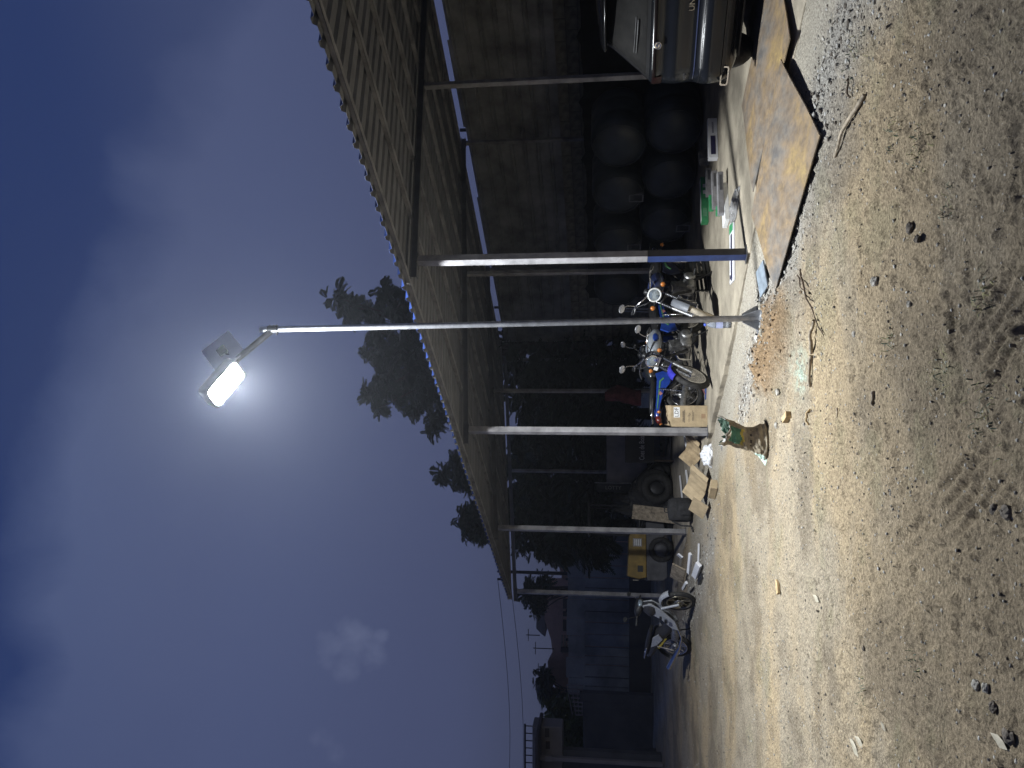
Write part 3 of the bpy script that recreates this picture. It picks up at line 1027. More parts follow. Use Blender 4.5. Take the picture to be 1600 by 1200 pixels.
# ================================================================== CAR
def build_car():
    hd = Vector((0.68, 0.73, 0)).normalized()
    lf = Vector((-hd.y, hd.x, 0))
    rc = Vector((2.83, 7.72, 0)) - lf * 0.93
    car = thing('parked_car', 'dark grey car parked nose-in under the shed, rear window dusty', 'car', rc, math.atan2(hd.y, hd.x))
    rows = [(0.20, 0.42, 0.80, 4.35, 0.10), (0.30, 0.16, 0.89, 4.50, 0.14), (0.38, 0.07, 0.92, 4.58, 0.18), (0.50, 0.015, 0.93, 4.62, 0.22), (0.565, 0.02, 0.935, 4.62, 0.24),
            (0.60, 0.05, 0.935, 4.61, 0.24), (0.66, 0.085, 0.94, 4.58, 0.26), (0.74, 0.075, 0.94, 4.52, 0.26), (0.82, 0.045, 0.938, 4.42, 0.26), (0.90, 0.060, 0.935, 4.25, 0.26),
            (0.97, 0.085, 0.93, 3.75, 0.25), (1.01, 0.065, 0.925, 3.45, 0.24), (1.055, 0.055, 0.915, 3.30, 0.22), (1.085, 0.12, 0.895, 3.22, 0.2), (1.15, 0.22, 0.855, 3.12, 0.18),
            (1.30, 0.40, 0.775, 2.88, 0.16), (1.44, 0.56, 0.695, 2.60, 0.14), (1.50, 0.62, 0.665, 2.48, 0.14), (1.555, 0.72, 0.64, 2.34, 0.2), (1.60, 0.95, 0.58, 2.15, 0.25), (1.62, 1.2, 0.45, 1.9, 0.2)]
    n = 10
    vs_ = []
    for z, x0, w, x1, rr in rows:
        out = []
        for cx, cy_, a0 in ((x1 - rr * 1.6, w - rr, 0), (x0 + rr, w - rr, 90), (x0 + rr, -w + rr, 180), (x1 - rr * 1.6, -w + rr, 270)):
            for k in range(n):
                a = R(a0 + 90 * k / (n - 1))
                out.append((cx + rr * (1.6 if a0 in (0, 270) else 1) * math.cos(a), cy_ + rr * math.sin(a), z))
        # gentle bow of the tail across the width
        out = [(x + (0.10 * (abs(y) / 0.93) ** 2.2 if x < 1.2 else 0), y, z_) for x, y, z_ in out]
        vs_ += out
    m = 4 * n
    # the rear span between the two rear corners needs its bow: add mid points by subdividing
    fs = []
    for i in range(len(rows) - 1):
        for k in range(m):
            fs.append((i * m + k, i * m + (k + 1) % m, (i + 1) * m + (k + 1) % m, (i + 1) * m + k))
    mb = MB()
    mb.add(vs_, fs, 0, True)
    mb.add(vs_[:m], [tuple(reversed(range(m)))], 0)
    mb.add(vs_[-m:], [tuple(range(m))], 0)
    body = mb.build('body', car_pnt, car)

    def rear(z, y, out=0.004):
        """a point on the tail at height z, offset y"""
        for a, b in zip(rows[:-1], rows[1:]):
            if a[0] <= z <= b[0]:
                k = (z - a[0]) / (b[0] - a[0])
                x0 = a[1] + (b[1] - a[1]) * k; w = a[2] + (b[2] - a[2]) * k; rr = a[4] + (b[4] - a[4]) * k
                break
        yy = max(-w + 0.002, min(w - 0.002, y))
        bow = 0.10 * (abs(yy) / 0.93) ** 2.2
        d = abs(yy) - (w - rr)
        # the body is straight between the corner circles, at the bow of their inner ends
        if d <= 0:
            bow = 0.10 * ((w - rr) / 0.93) ** 2.2
            x = x0 + bow
        else:
            x = x0 + rr - math.sqrt(max(0, rr * rr - d * d)) + bow
        return Vector((x - out, yy, z))

    def strip(name, m_, zs, ys, parent, out=0.004):
        mb = MB()
        n_ = len(ys)
        vv = [rear(z, y if not callable(y) else y(z), out) for z in zs for y in ys]
        mb.add(vv, [(i * n_ + j, i * n_ + j + 1, (i + 1) * n_ + j + 1, (i + 1) * n_ + j) for i in range(len(zs) - 1) for j in range(n_ - 1)], 0, True)
        return mb.build(name, m_, parent)
    ys = [y / 20 * 0.9 for y in range(-20, 21)]

    def scaled(f):
        return [(lambda z, k=k, f=f: k / 16 * f(z)) for k in range(-16, 17)]
    strip('rear_window', car_glass, [1.12, 1.16, 1.22, 1.30, 1.38, 1.44, 1.48], scaled(lambda z: 0.80 - (z - 1.12) * 0.62), car, 0.010)
    strip('window_surround', car_trim, [1.088, 1.15, 1.22, 1.30, 1.38, 1.44, 1.49], scaled(lambda z: 0.86 - (z - 1.09) * 0.60), car, 0.005)
    strip('tail_light', mat('smoked_red_lens', (0.006, 0.003, 0.003), 0.6, spec=0.05), [1.035, 1.05, 1.062], [y * 1.0 for y in ys], car, 0.008)
    strip('tail_light_cap', mat('deep_red_lens', (0.012, 0.003, 0.003), 0.5, spec=0.15), [0.965, 1.0, 1.035, 1.06], [0.78 + 0.0125 * k for k in range(11)], car, 0.012)
    strip('trim_line', chrome, [0.655, 0.665], [y * 1.02 for y in ys], car, 0.010)
    strip('bumper_panel', car_trim, [0.26, 0.32, 0.40], [y * 0.95 for y in ys], car, 0.006)
    strip('tailgate_seam', car_trim, [0.600, 0.606], ys, car, 0.006)
    # spoiler lip above the window
    mb = MB()
    prof = [(0.50, 1.50), (0.40, 1.515), (0.40, 1.53), (0.62, 1.565), (0.85, 1.585)]
    vs2 = []
    for k in range(17):
        y = (k - 8) / 8 * 0.66
        dx = 0.10 * (abs(y) / 0.66) ** 2
        vs2 += [(x + dx + 0.06, y, z) for x, z in prof]
    mb.add(vs2, [(i * 5 + j, i * 5 + (j + 1) % 5, (i + 1) * 5 + (j + 1) % 5, (i + 1) * 5 + j) for i in range(16) for j in range(5)], 0, True)
    mb.add(vs2[:5], [(0, 1, 2, 3, 4)]); mb.add(vs2[-5:], [(4, 3, 2, 1, 0)])
    mb.build('spoiler', car_pnt, car)
    # wiper
    p = [rear(1.20, 0.28, 0.03), rear(1.205, 0.42, 0.035), rear(1.215, 0.60, 0.03)]
    mb = MB().tube(p, [0.011, 0.010, 0.005], 6).tube([rear(1.22, 0.26, 0.018), rear(1.235, 0.60, 0.018)], 0.006, 5)
    mb.build('wiper', black_pl, car)
    # round chrome badge
    c = rear(1.02, 0.46, 0.014)
    mb = MB().lathe([(0.036, 0), (0.038, 0.006), (0.030, 0.010), (0.024, 0.004), (0.010, 0.010), (0.0, 0.012)], T(c) @ Ry(-math.pi / 2), 20)
    mb.build('badge', chrome, car)
    # tail pipe finisher, one at each side
    for sg in (1, -1):
        c = rear(0.36, 0.80 * sg, 0.02)
        mb = MB()
        o_, i_ = rrect(0.095, 0.040, 0.022), rrect(0.080, 0.027, 0.016)
        M = T(c) @ Ry(-math.pi / 2) @ Rz(math.pi / 2)
        n_ = len(o_)
        vv = [M @ Vector((q[0], q[1], 0.012)) for q in o_] + [M @ Vector((q[0], q[1], 0.012)) for q in i_] + [M @ Vector((q[0], q[1], -0.05)) for q in i_] + [M @ Vector((q[0], q[1], -0.05)) for q in o_]
        for r0, r1 in ((0, 1), (1, 2), (3, 0)):
            mb.add(vv, [(r0 * n_ + k, r0 * n_ + (k + 1) % n_, r1 * n_ + (k + 1) % n_, r1 * n_ + k) for k in range(n_)])
        mb.build('exhaust_trim', chrome, car)
    # lettering on the tailgate
    for body_, y, z, sz in (('UNI\u00b7Z', 0.07, 0.72, 0.075), ('PHEV', 0.80, 0.735, 0.036)):
        c = rear(z, y, 0.012)
        d = rear(z, y - 0.05, 0.012) - rear(z, y + 0.05, 0.012)
        yaw = math.atan2(d.y, d.x)
        text_part(body_, sz, T(c) @ Rz(yaw) @ Rx(math.pi / 2), chrome, car, extrude=0.004)
    # wheels and arches
    for x in (0.86, 3.60):
        for sg in (1, -1):
            M = T(x, sg * 0.80, 0.34) @ Rx(math.pi / 2)
            mb = MB().torus(0.255, 0.10, M, 36, 12, 0, 1.1)
            wh = MB().lathe([(0.0, 0.07), (0.06, 0.08), (0.20, 0.06), (0.235, 0.10), (0.235, -0.10), (0.0, -0.08)], M, 24).build('wheel', alu, car)
            mb.build('tyre', rubber, wh)
    mb = MB().box(0.5, 4.2, -0.75, 0.75, 0.18, 0.30)
    mb.build('underbody', car_trim, car)
    for sg in (1, -1):
        mb = MB().loft([(2.42, sg * 0.93, 1.02, 0.02, 0.03), (2.46, sg * 1.0, 1.04, 0.08, 0.075), (2.56, sg * 1.0, 1.04, 0.08, 0.075), (2.62, sg * 0.98, 1.03, 0.03, 0.03)], 12)
        mb.build('door_mirror', car_pnt, car)


build_car()

# ================================================================== RUSTY PLATES
m = bpy.data.materials.new('rusty_plate'); m.use_nodes = True
nt = m.node_tree; b_ = nt.nodes['Principled BSDF']; b_.inputs['Roughness'].default_value = 0.62
tcn = nt.nodes.new('ShaderNodeTexCoord')
mp = nt.nodes.new('ShaderNodeMapping'); mp.inputs['Scale'].default_value = (1.9, 1.0, 1.0); mp.inputs['Rotation'].default_value = (0, 0, 0.5)
nt.links.new(tcn.outputs['Object'], mp.inputs['Vector'])
na = nt.nodes.new('ShaderNodeTexNoise'); na.inputs['Scale'].default_value = 0.9; na.inputs['Detail'].default_value = 9; na.inputs['Roughness'].default_value = 0.74; na.inputs['Distortion'].default_value = 0.35
nb = nt.nodes.new('ShaderNodeTexNoise'); nb.inputs['Scale'].default_value = 6.5; nb.inputs['Detail'].default_value = 8; nb.inputs['Roughness'].default_value = 0.7
nt.links.new(mp.outputs[0], na.inputs['Vector']); nt.links.new(mp.outputs[0], nb.inputs['Vector'])
rp = nt.nodes.new('ShaderNodeValToRGB')
el = rp.color_ramp.elements
for p_, c_ in ((0.34, (0.13, 0.13, 0.13)), (0.43, (0.21, 0.18, 0.145)), (0.51, (0.24, 0.18, 0.12)), (0.58, (0.29, 0.205, 0.105)), (0.65, (0.39, 0.28, 0.11))):
    if p_ == 0.34:
        el[0].position = p_; el[0].color = (*c_, 1)
    elif p_ == 0.65:
        el[len(el) - 1].position = p_; el[len(el) - 1].color = (*c_, 1)
    else:
        e_ = el.new(p_); e_.color = (*c_, 1)
nt.links.new(na.outputs[0], rp.inputs[0])
mx = nt.nodes.new('ShaderNodeMix'); mx.data_type = 'RGBA'; mx.blend_type = 'MULTIPLY'; mx.inputs[0].default_value = 0.75
r2 = nt.nodes.new('ShaderNodeValToRGB'); r2.color_ramp.elements[0].position = 0.3; r2.color_ramp.elements[0].color = (0.30, 0.30, 0.33, 1); r2.color_ramp.elements[1].position = 0.6
nt.links.new(nb.outputs[0], r2.inputs[0]); nt.links.new(rp.outputs[0], mx.inputs[6]); nt.links.new(r2.outputs[0], mx.inputs[7])
nt.links.new(mx.outputs[2], b_.inputs['Base Color'])
bp = nt.nodes.new('ShaderNodeBump'); bp.inputs['Strength'].default_value = 0.4; bp.inputs['Distance'].default_value = 0.015
nt.links.new(nb.outputs[0], bp.inputs['Height']); nt.links.new(bp.outputs[0], b_.inputs['Normal'])
rust = m


def plate(name, corners, label, th=0.008, sub=8):
    """a slightly sprung steel plate through four corner points"""
    p = [Vector(c) for c in corners]
    cen = sum(p, Vector()) / 4
    o0 = Vector((cen.x, cen.y, 0))
    vs_ = []
    for dz in (0, th):
        for i in range(sub + 1):
            for j in range(sub + 1):
                u, v = i / sub, j / sub
                q = (p[0] * (1 - u) + p[1] * u) * (1 - v) + (p[3] * (1 - u) + p[2] * u) * v
                q = q - o0 + Vector((0, 0, dz + 0.020 * math.sin(u * math.pi) * math.sin(v * math.pi) + 0.004 * math.sin(7 * u + 3 * v)))
                vs_.append(q)
    k = (sub + 1) ** 2
    st_ = sub + 1
    fs = []
    for i in range(sub):
        for j in range(sub):
            a = i * st_ + j
            fs.append((a, a + 1, a + st_ + 1, a + st_)); fs.append((k + a, k + a + st_, k + a + st_ + 1, k + a + 1))
    for i in range(sub):
        for a, b in ((i * st_, (i + 1) * st_), (i * st_ + sub, (i + 1) * st_ + sub), (i, i + 1), (sub * st_ + i, sub * st_ + i + 1)):
            fs.append((a, b, k + b, k + a))
    mb = MB().add(vs_, fs)
    o = mb.build(name, rust)
    o.location = o0
    return tag(o, label, 'steel plate')


plate('steel_plate', [G(1221, 92, 0.062), G(1283, 212, 0.032), G(1212, 454, 0.020), G(1175, 336, 0.045)],
      'large rusty steel plate with orange patches lying nearest on the dirt')
plate('steel_plate', [G(1212, -75, 0.045), G(1236, 60, 0.055), G(1177, 300, 0.035), G(1160, 165, 0.02)],
      'brown steel plate lying behind the car, tucked under the larger plate')

# ================================================================== DRUMS STACKED AT THE BACK
def drum(px, py, row, label, t=4.15, rr=0.455, frame=True, tilt=0.0):
    p = onT(px, py, t)
    s_, t_ = ST(p.x, p.y)
    z = rr + 0.01 if row == 0 else 3 * rr - 0.055
    e = thing('plastic_drum', label, 'drum', W(s_, t_, z), (0, 0, TH), 'dark drums stacked at the back of the shed')
    M = Ry(-math.pi / 2)         # axis points out of the shed
    prof = [(0.0, 0.10), (rr * 0.35, 0.095), (rr * 0.62, 0.070), (rr * 0.82, 0.028), (rr * 0.94, -0.03), (rr, -0.11), (rr, -0.30), (rr * 0.985, -0.33), (rr, -0.36), (rr, -0.62), (rr * 0.985, -0.65), (rr, -0.68),
            (rr, -0.85), (rr * 0.9, -0.94), (0.0, -0.97)]
    MB().lathe(prof, M, 40).build('body', drum_pl, e)
    MB().torus(rr * 0.905, 0.008, T(-0.008, 0, 0) @ Ry(math.pi / 2), 40, 6).build('seam', drum_pl, e)
    if frame:
        # handle pocket: pale surround with a dark opening
        x = -0.075
        for (y0, y1, z0, z1) in ((-0.085, 0.085, -0.20, -0.175), (-0.085, 0.085, -0.425, -0.40), (0.062, 0.085, -0.40, -0.20), (-0.085, -0.070, -0.40, -0.20)):
            MB().bevbox(x - 0.02, x + 0.16, y0, y1, z0, z1, 0.003).build('pocket_frame', drum_rim, e)
        MB().box(x + 0.0, x + 0.01, -0.070, 0.062, -0.40, -0.20).build('pocket', black_pl, e)


drum(962, 305, 1, 'dark drum in the upper row, right of the near post, with a pale-framed pocket')
drum(965, 382, 1, 'dark drum in the upper row directly behind the near post')
drum(967, 455, 1, 'dark drum in the upper row between near post and lamp pole', frame=False)
drum(965, 228, 1, 'dark drum in the upper row beside the car', frame=False)
drum(1050, 206, 0, 'dark drum in the bottom row beside the car', frame=False)
drum(1050, 281, 0, 'dark drum in the bottom row behind the green cartons', frame=False)
drum(1045, 352, 0, 'dark drum in the bottom row, right of the near post, with a pale-framed pocket')
drum(1045, 425, 0, 'dark drum in the bottom row between near post and blue motorcycle', frame=False)

# torn black sheeting hung behind the drums
mb = MB()
NS = 60
top_, bot_ = [], []
for i in range(NS + 1):
    s_ = -1.0 + 8.2 * i / NS
    z = 1.86 + 0.10 * float(fbm(np.array([s_ * 2.2]), np.array([1.0]), 91, 4, 0.7)[0]) + (0.07 if (i % 9 == 4) else 0)
    w = 0.05 * math.sin(s_ * 5) + 0.03 * math.sin(s_ * 13)
    mb.v += [(5.45 + w, s_, 0.02), (5.45 + w * 0.7, s_, 0.9), (5.42 + w * 0.5, s_, z), (5.44 + w * 0.5, s_, z - 0.004), (5.46 + w * 0.7, s_, 0.9), (5.46 + w, s_, 0.02)]
for i in range(NS):
    for k in range(5):
        a = i * 6 + k
        mb.f.append((a, a + 6, a + 7, a + 1)); mb.m.append(0); mb.sm.append(True)
o = mb.build('tarpaulin', tarp)
o.location = (P2[0], P2[1], 0); o.rotation_euler = (0, 0, TH)
tag(o, 'torn black sheeting hung behind the stacked drums', 'tarpaulin')


# ================================================================== MOTORCYCLES
def wheel(e, name, M, r_t, w, spoked, tyre_m, rim_m):
    """M maps the wheel's local frame (axis = z) to the motorcycle"""
    mb = MB()
    ri = r_t - w * 1.15
    mb.lathe([(ri - 0.012, -w * 0.55), (ri, -w * 0.62), (ri + 0.006, -w * 0.5), (ri - 0.004, 0), (ri + 0.006, w * 0.5), (ri, w * 0.62), (ri - 0.012, w * 0.55), (ri - 0.018, 0), (ri - 0.012, -w * 0.55)], M, 36)
    mb.tube([M @ Vector((0, 0, -0.055)), M @ Vector((0, 0, 0.055))], 0.05 if spoked else 0.04, 14)
    mb.tube([M @ Vector((0, 0, -0.10)), M @ Vector((0, 0, 0.10))], 0.012, 8)
    wh = mb.build(name, rim_m, e)
    MB().torus(r_t - w * 0.62, w * 0.62, M, 40, 12, 0, 0.95).build('tyre', tyre_m, wh)
    mb = MB()
    if spoked:
        for k in range(18):
            a = 2 * math.pi * k / 18
            s1 = 0.045 if k % 2 else -0.045
            b = a + (0.35 if (k // 2) % 2 else -0.35)
            mb.tube([M @ Vector((0.045 * math.cos(a), 0.045 * math.sin(a), s1)), M @ Vector(((ri - 0.008) * math.cos(b), (ri - 0.008) * math.sin(b), 0))], 0.0032, 4)
        sp = mb.build('spokes', chrome, wh)
    else:
        for k in range(5):
            a = 2 * math.pi * k / 5
            for d in (-0.16, 0.16):
                mb.tube([M @ Vector((0.04 * math.cos(a), 0.04 * math.sin(a), 0)), M @ Vector((ri * 0.6 * math.cos(a + d), ri * 0.6 * math.sin(a + d), 0.0)), M @ Vector(((ri - 0.008) * math.cos(a + d * 1.3), (ri - 0.008) * math.sin(a + d * 1.3), 0))], [0.016, 0.012, 0.016], 6)
        sp = mb.build('spokes', rim_m, wh)
    tag(sp, None, None, None, 'stuff')
    MB().lathe([(0.035, 0.03), (0.085, 0.032), (0.085, 0.036), (0.035, 0.038)], M, 24).build('brake_disc', alu, wh)
    return wh


def motorcycle(label, contact, heading, steer, lean, tank_m, side_m, fend_m, tyre_f, variant):
    """contact = where the front tyre meets the floor; x forward, y left, z up from the rear axle's ground point"""
    WB, r = 1.22, 0.30
    head = Vector((0.90, 0, 0.86))
    axle = Vector((WB, 0, r))
    ax = (head - axle).normalized()
    MS = T(head) @ Matrix.Rotation(steer, 4, ax) @ T(-head)
    # keep the (steered) front contact where it should be
    fc = MS @ axle
    ML = Rz(heading) @ Rx(lean)
    off = ML @ Vector((fc.x, fc.y, 0))
    loc = Vector(contact) - Vector((off.x, off.y, 0))
    e = thing('motorcycle', label, 'motorcycle', (loc.x, loc.y, 0.006 + abs(math.sin(lean)) * 0.03), (ML.to_euler()))
    RX = Rx(math.pi / 2)
    wheel(e, 'rear_wheel', T(0, 0, r) @ RX, r, 0.075, True, rubber, chrome)
    wheel(e, 'front_wheel', MS @ T(axle) @ RX, r, 0.070, True, tyre_f, chrome)
    # fork
    for sg in (1, -1):
        o_ = Vector((0, 0.075 * sg, 0))
        f = MB()
        top = head + ax * 0.02
        f.tube([MS @ (axle + o_), MS @ (axle + ax * 0.30 + o_)], [0.024, 0.026], 10, 0)
        f.tube([MS @ (axle + ax * 0.30 + o_), MS @ (top + o_)], 0.017, 10, 1)
        for q in range(7):
            c = axle + ax * (0.31 + q * 0.025) + o_
            f.tube([MS @ c, MS @ (c + ax * 0.012)], 0.026, 10, 2)
        f.build('fork_leg', [alu, chrome, black_pl], e)
    MB().tube([MS @ (head + ax * 0.01 + Vector((0, -0.09, 0))), MS @ (head + ax * 0.01 + Vector((0, 0.09, 0)))], 0.022, 8).tube(
        [MS @ (head - ax * 0.16 + Vector((0, -0.09, 0))), MS @ (head - ax * 0.16 + Vector((0, 0.09, 0)))], 0.02, 8).build('fork_clamp', dark_metal, e)
    # front fender
    mb = MB()
    prof = [(-0.055, -0.014), (-0.045, 0.006), (0, 0.014), (0.045, 0.006), (0.055, -0.014)]
    a0, a1 = (30, 150) if variant == 1 else (58, 128)
    n_ = 16
    vs_ = []
    for i in range(n_ + 1):
        a = R(a0 + (a1 - a0) * i / n_)
        for (yy, dr) in prof:
            rr = r + 0.028 + dr
            vs_.append(MS @ (axle + Vector((rr * math.cos(a), yy, rr * math.sin(a)))))
    mb.add(vs_, [(i * 5 + j, (i + 1) * 5 + j, (i + 1) * 5 + j + 1, i * 5 + j + 1) for i in range(n_) for j in range(4)], 0, True)
    mb.build('front_fender', fend_m, e)
    # headlight
    hl = head + Vector((0.135, 0, 0.005))
    MHL = MS @ T(hl) @ Ry(math.pi / 2 + 0.12)
    hlm = MB().lathe([(0.0, -0.10), (0.05, -0.09), (0.082, -0.045), (0.092, 0.0)], MHL, 24).build('headlight', black_pl, e)
    MB().torus(0.090, 0.012, MHL, 30, 8).build('bezel', white_pap if variant == 1 else chrome, hlm)
    MB().lathe([(0.084, 0.0), (0.060, 0.014), (0.03, 0.020), (0.0, 0.022)], MHL, 24).build('lens', lamp_glass, hlm)
    # handlebar
    hb = head + ax * 0.05
    bar = [hb + Vector((-0.15, -0.36, 0.09)), hb + Vector((-0.07, -0.27, 0.11)), hb + Vector((0.0, -0.12, 0.05)), hb, hb + Vector((0, 0.12, 0.05)), hb + Vector((-0.07, 0.27, 0.11)), hb + Vector((-0.15, 0.36, 0.09))]
    bm = MB().tube([MS @ p for p in bar], 0.012, 8).build('handlebar', chrome, e)
    for sg in (1, -1):
        a, b = hb + Vector((-0.095, 0.295 * sg, 0.105)), hb + Vector((-0.155, 0.375 * sg, 0.09))
        MB().tube([MS @ a, MS @ b], 0.018, 10).build('grip', black_pl, bm)
        MB().tube([MS @ (a + Vector((0.045, -0.02 * sg, -0.005))), MS @ (a + Vector((0.055, 0.03 * sg, -0.02))), MS @ (b + Vector((0.04, -0.01 * sg, -0.015)))], 0.006, 6).build('lever', alu, bm)
        if variant == 2 or sg == -1:
            root = hb + Vector((-0.06, 0.25 * sg, 0.11)); mid = root + Vector((0.02, 0.03 * sg, 0.11)); c = mid + Vector((0.0, 0.07 * sg, 0.055))
            mm = MB().tube([MS @ root, MS @ mid, MS @ c], 0.005, 6).build('mirror_stem', chrome, bm)
            Mm = MS @ T(c) @ Rz(0.2) @ Ry(math.pi / 2)
            mr_ = MB().lathe([(0.0, -0.016), (0.04, -0.013), (0.058, 0.0), (0.052, 0.004), (0.0, 0.004)], Mm @ Matrix.Diagonal((0.75, 1.15, 1, 1)), 18).build('mirror', mirror_m, bm)
    for k, (sy, ty) in enumerate(((0.27, 0.05), (-0.27, -0.05), (-0.24, 0.02))):
        MB().tube([MS @ (hb + Vector((-0.05, sy, 0.09))), MS @ (hb + Vector((0.10, sy * 0.75, 0.10 - 0.04 * k))), MS @ (hb + Vector((0.12, sy * 0.3, -0.06))), head + Vector((0.03, ty, -0.16)), Vector((0.72, ty, 0.62))], 0.0055, 5).build('cable', black_pl, e)
    MB().lathe([(0.045, -0.02), (0.05, 0.02), (0.04, 0.035), (0.0, 0.037)], MS @ T(hb + Vector((0.03, 0, 0.05))) @ Ry(-0.6), 16).build('speedometer', black_pl, e)
    # front indicators
    for sg in (1, -1):
        a = head + Vector((0.09, 0.07 * sg, -0.055)); b = a + Vector((0.0, 0.11 * sg, 0.0))
        st_ = MB().tube([MS @ a, MS @ b], 0.006, 6).build('indicator_stem', black_pl, e)
        MB().lathe([(0.0, -0.03), (0.026, -0.018), (0.034, 0.004), (0.026, 0.018), (0.0, 0.022)], MS @ T(b) @ Ry(math.pi / 2), 14).build('indicator', orange_lens, st_)
    # number board on the fork of the second one
    if variant == 2:
        Mq = MS @ T(head - ax * 0.10 + Vector((0.075, 0, 0)))
        MB().bevbox(-0.003, 0.003, -0.085, 0.085, -0.03, 0.03, 0.001, 0, Mq).build('bracket_plate', alu, e)
        MB().bevbox(-0.003, 0.003, -0.028, 0.028, -0.03, 0.03, 0.001, 0, Mq @ T(0.012, -0.10, -0.01)).build('tag', white_pap, e)
    # frame
    mb = MB()
    mb.tube([head - ax * 0.06, Vector((0.62, 0, 0.70)), Vector((0.25, 0, 0.66)), Vector((-0.20, 0, 0.70))], 0.022, 8)
    mb.tube([head - ax * 0.12, Vector((0.76, 0, 0.45)), Vector((0.66, 0, 0.30))], 0.02, 8)
    for sg in (1, -1):
        mb.tube([Vector((0.30, 0.09 * sg, 0.66)), Vector((0.26, 0.09 * sg, 0.35)), Vector((0.45, 0.09 * sg, 0.26)), Vector((0.66, 0.05 * sg, 0.29))], 0.014, 8)
        mb.tube([Vector((-0.2, 0.10 * sg, 0.70)), Vector((0.28, 0.10 * sg, 0.38))], 0.012, 8)
    mb.build('frame', dark_metal, e)
    # tank, seat, side covers, tail
    MB().loft([(0.34, 0, 0.765, 0.05, 0.03), (0.37, 0, 0.77, 0.085, 0.065), (0.46, 0, 0.785, 0.115, 0.095), (0.60, 0, 0.80, 0.135, 0.115), (0.72, 0, 0.815, 0.132, 0.115), (0.80, 0, 0.82, 0.105, 0.09), (0.845, 0, 0.82, 0.05, 0.04)], 20, e=2.3).build('tank', tank_m, e)
    for sg in (1, -1):
        # knee emblem on the tank
        MB().loft([(0.52, sg * 0.122, 0.80, 0.008, 0.02), (0.56, sg * 0.131, 0.80, 0.008, 0.042), (0.64, sg * 0.1365, 0.805, 0.007, 0.045), (0.69, sg * 0.134, 0.81, 0.006, 0.02)], 12).build('tank_emblem', [side_m], e)
    MB().loft([(-0.30, 0, 0.80, 0.06, 0.025), (-0.27, 0, 0.80, 0.11, 0.045), (-0.05, 0, 0.785, 0.13, 0.05), (0.15, 0, 0.76, 0.13, 0.05), (0.30, 0, 0.76, 0.11, 0.045), (0.40, 0, 0.785, 0.07, 0.03)], 16, e=3).build('seat', vinyl, e)
    for sg in (1, -1):
        pl = [(0.40, 0.72), (0.44, 0.60), (0.36, 0.46), (0.18, 0.50), (0.04, 0.60), (-0.36, 0.70), (-0.37, 0.74), (0.0, 0.72), (0.28, 0.70)]
        Mq = T(0, 0.105 * sg, 0) @ Rx(math.pi / 2)
        sc_ = MB().prism(pl, -0.012, 0.012, Mq).build('side_cover', side_m, e, 0.006)
        yy = 0.121 * sg
        MB().prism([(0.30, 0.60), (0.24, 0.66), (-0.30, 0.722), (-0.30, 0.712), (0.22, 0.64), (0.28, 0.58)], -0.002, 0.002, T(0, yy, 0) @ Rx(math.pi / 2)).build('stripe', mat('green_stripe', (0.10, 0.28, 0.12), 0.4), sc_)
        MB().prism([(-0.02, 0.69), (0.03, 0.655), (-0.02, 0.62), (-0.05, 0.655)], -0.002, 0.002, T(0, yy, 0) @ Rx(math.pi / 2)).build('side_emblem', mat('emblem_red', (0.45, 0.20, 0.18), 0.5), sc_)
    MB().loft([(-0.42, 0, 0.715, 0.03, 0.03), (-0.36, 0, 0.72, 0.085, 0.05), (-0.2, 0, 0.72, 0.10, 0.045), (0.0, 0, 0.70, 0.09, 0.03)], 12).build('tail_cowl', side_m, e)
    MB().loft([(-0.49, 0, 0.70, 0.03, 0.025), (-0.46, 0, 0.705, 0.06, 0.045), (-0.40, 0, 0.715, 0.06, 0.045)], 12).build('tail_light', red_lens, e)
    MB().tube([Vector((-0.10, 0.135, 0.78)), Vector((-0.36, 0.13, 0.80)), Vector((-0.46, 0.06, 0.81)), Vector((-0.46, -0.06, 0.81)), Vector((-0.36, -0.13, 0.80)), Vector((-0.10, -0.135, 0.78))], 0.011, 8).build('grab_rail', chrome, e)
    for sg in (1, -1):
        st_ = MB().tube([Vector((-0.40, 0.05 * sg, 0.69)), Vector((-0.40, 0.16 * sg, 0.69))], 0.006, 6).build('indicator_stem', black_pl, e)
        MB().lathe([(0.0, -0.025), (0.026, -0.012), (0.03, 0.006), (0.0, 0.022)], T(-0.40, 0.16 * sg, 0.69) @ Ry(-math.pi / 2), 12).build('indicator', orange_lens, st_)
    # rear fender and number plate bracket
    mb = MB(); vs_ = []
    for i in range(13):
        a = R(40 + 125 * i / 12)
        for yy, dr in ((-0.065, -0.02), (0, 0.012), (0.065, -0.02)):
            rr = r + 0.05 + dr
            vs_.append((rr * math.cos(a), yy, r + rr * math.sin(a)))
    mb.add(vs_, [(i * 3 + j, (i + 1) * 3 + j, (i + 1) * 3 + j + 1, i * 3 + j + 1) for i in range(12) for j in range(2)], 0, True)
    mb.build('rear_fender', black_pl, e)
    # swing arm, dampers
    mb = MB()
    for sg in (1, -1):
        mb.tube([Vector((0, 0.10 * sg, r)), Vector((0.42, 0.09 * sg, 0.36))], 0.018, 8)
    mb.tube([Vector((0.42, -0.1, 0.36)), Vector((0.42, 0.1, 0.36))], 0.016, 8)
    mb.build('swing_arm', dark_metal, e)
    for sg in (1, -1):
        mb = MB().tube([Vector((0.0, 0.12 * sg, r + 0.02)), Vector((0.08, 0.12 * sg, 0.68))], 0.012, 8)
        for q in range(9):
            c = Vector((0.02, 0.12 * sg, r + 0.12)) + Vector((0.05, 0, 0.235)) * (q / 9)
            mb.torus(0.024, 0.0045, T(c), 12, 5)
        mb.build('shock_absorber', chrome, e)
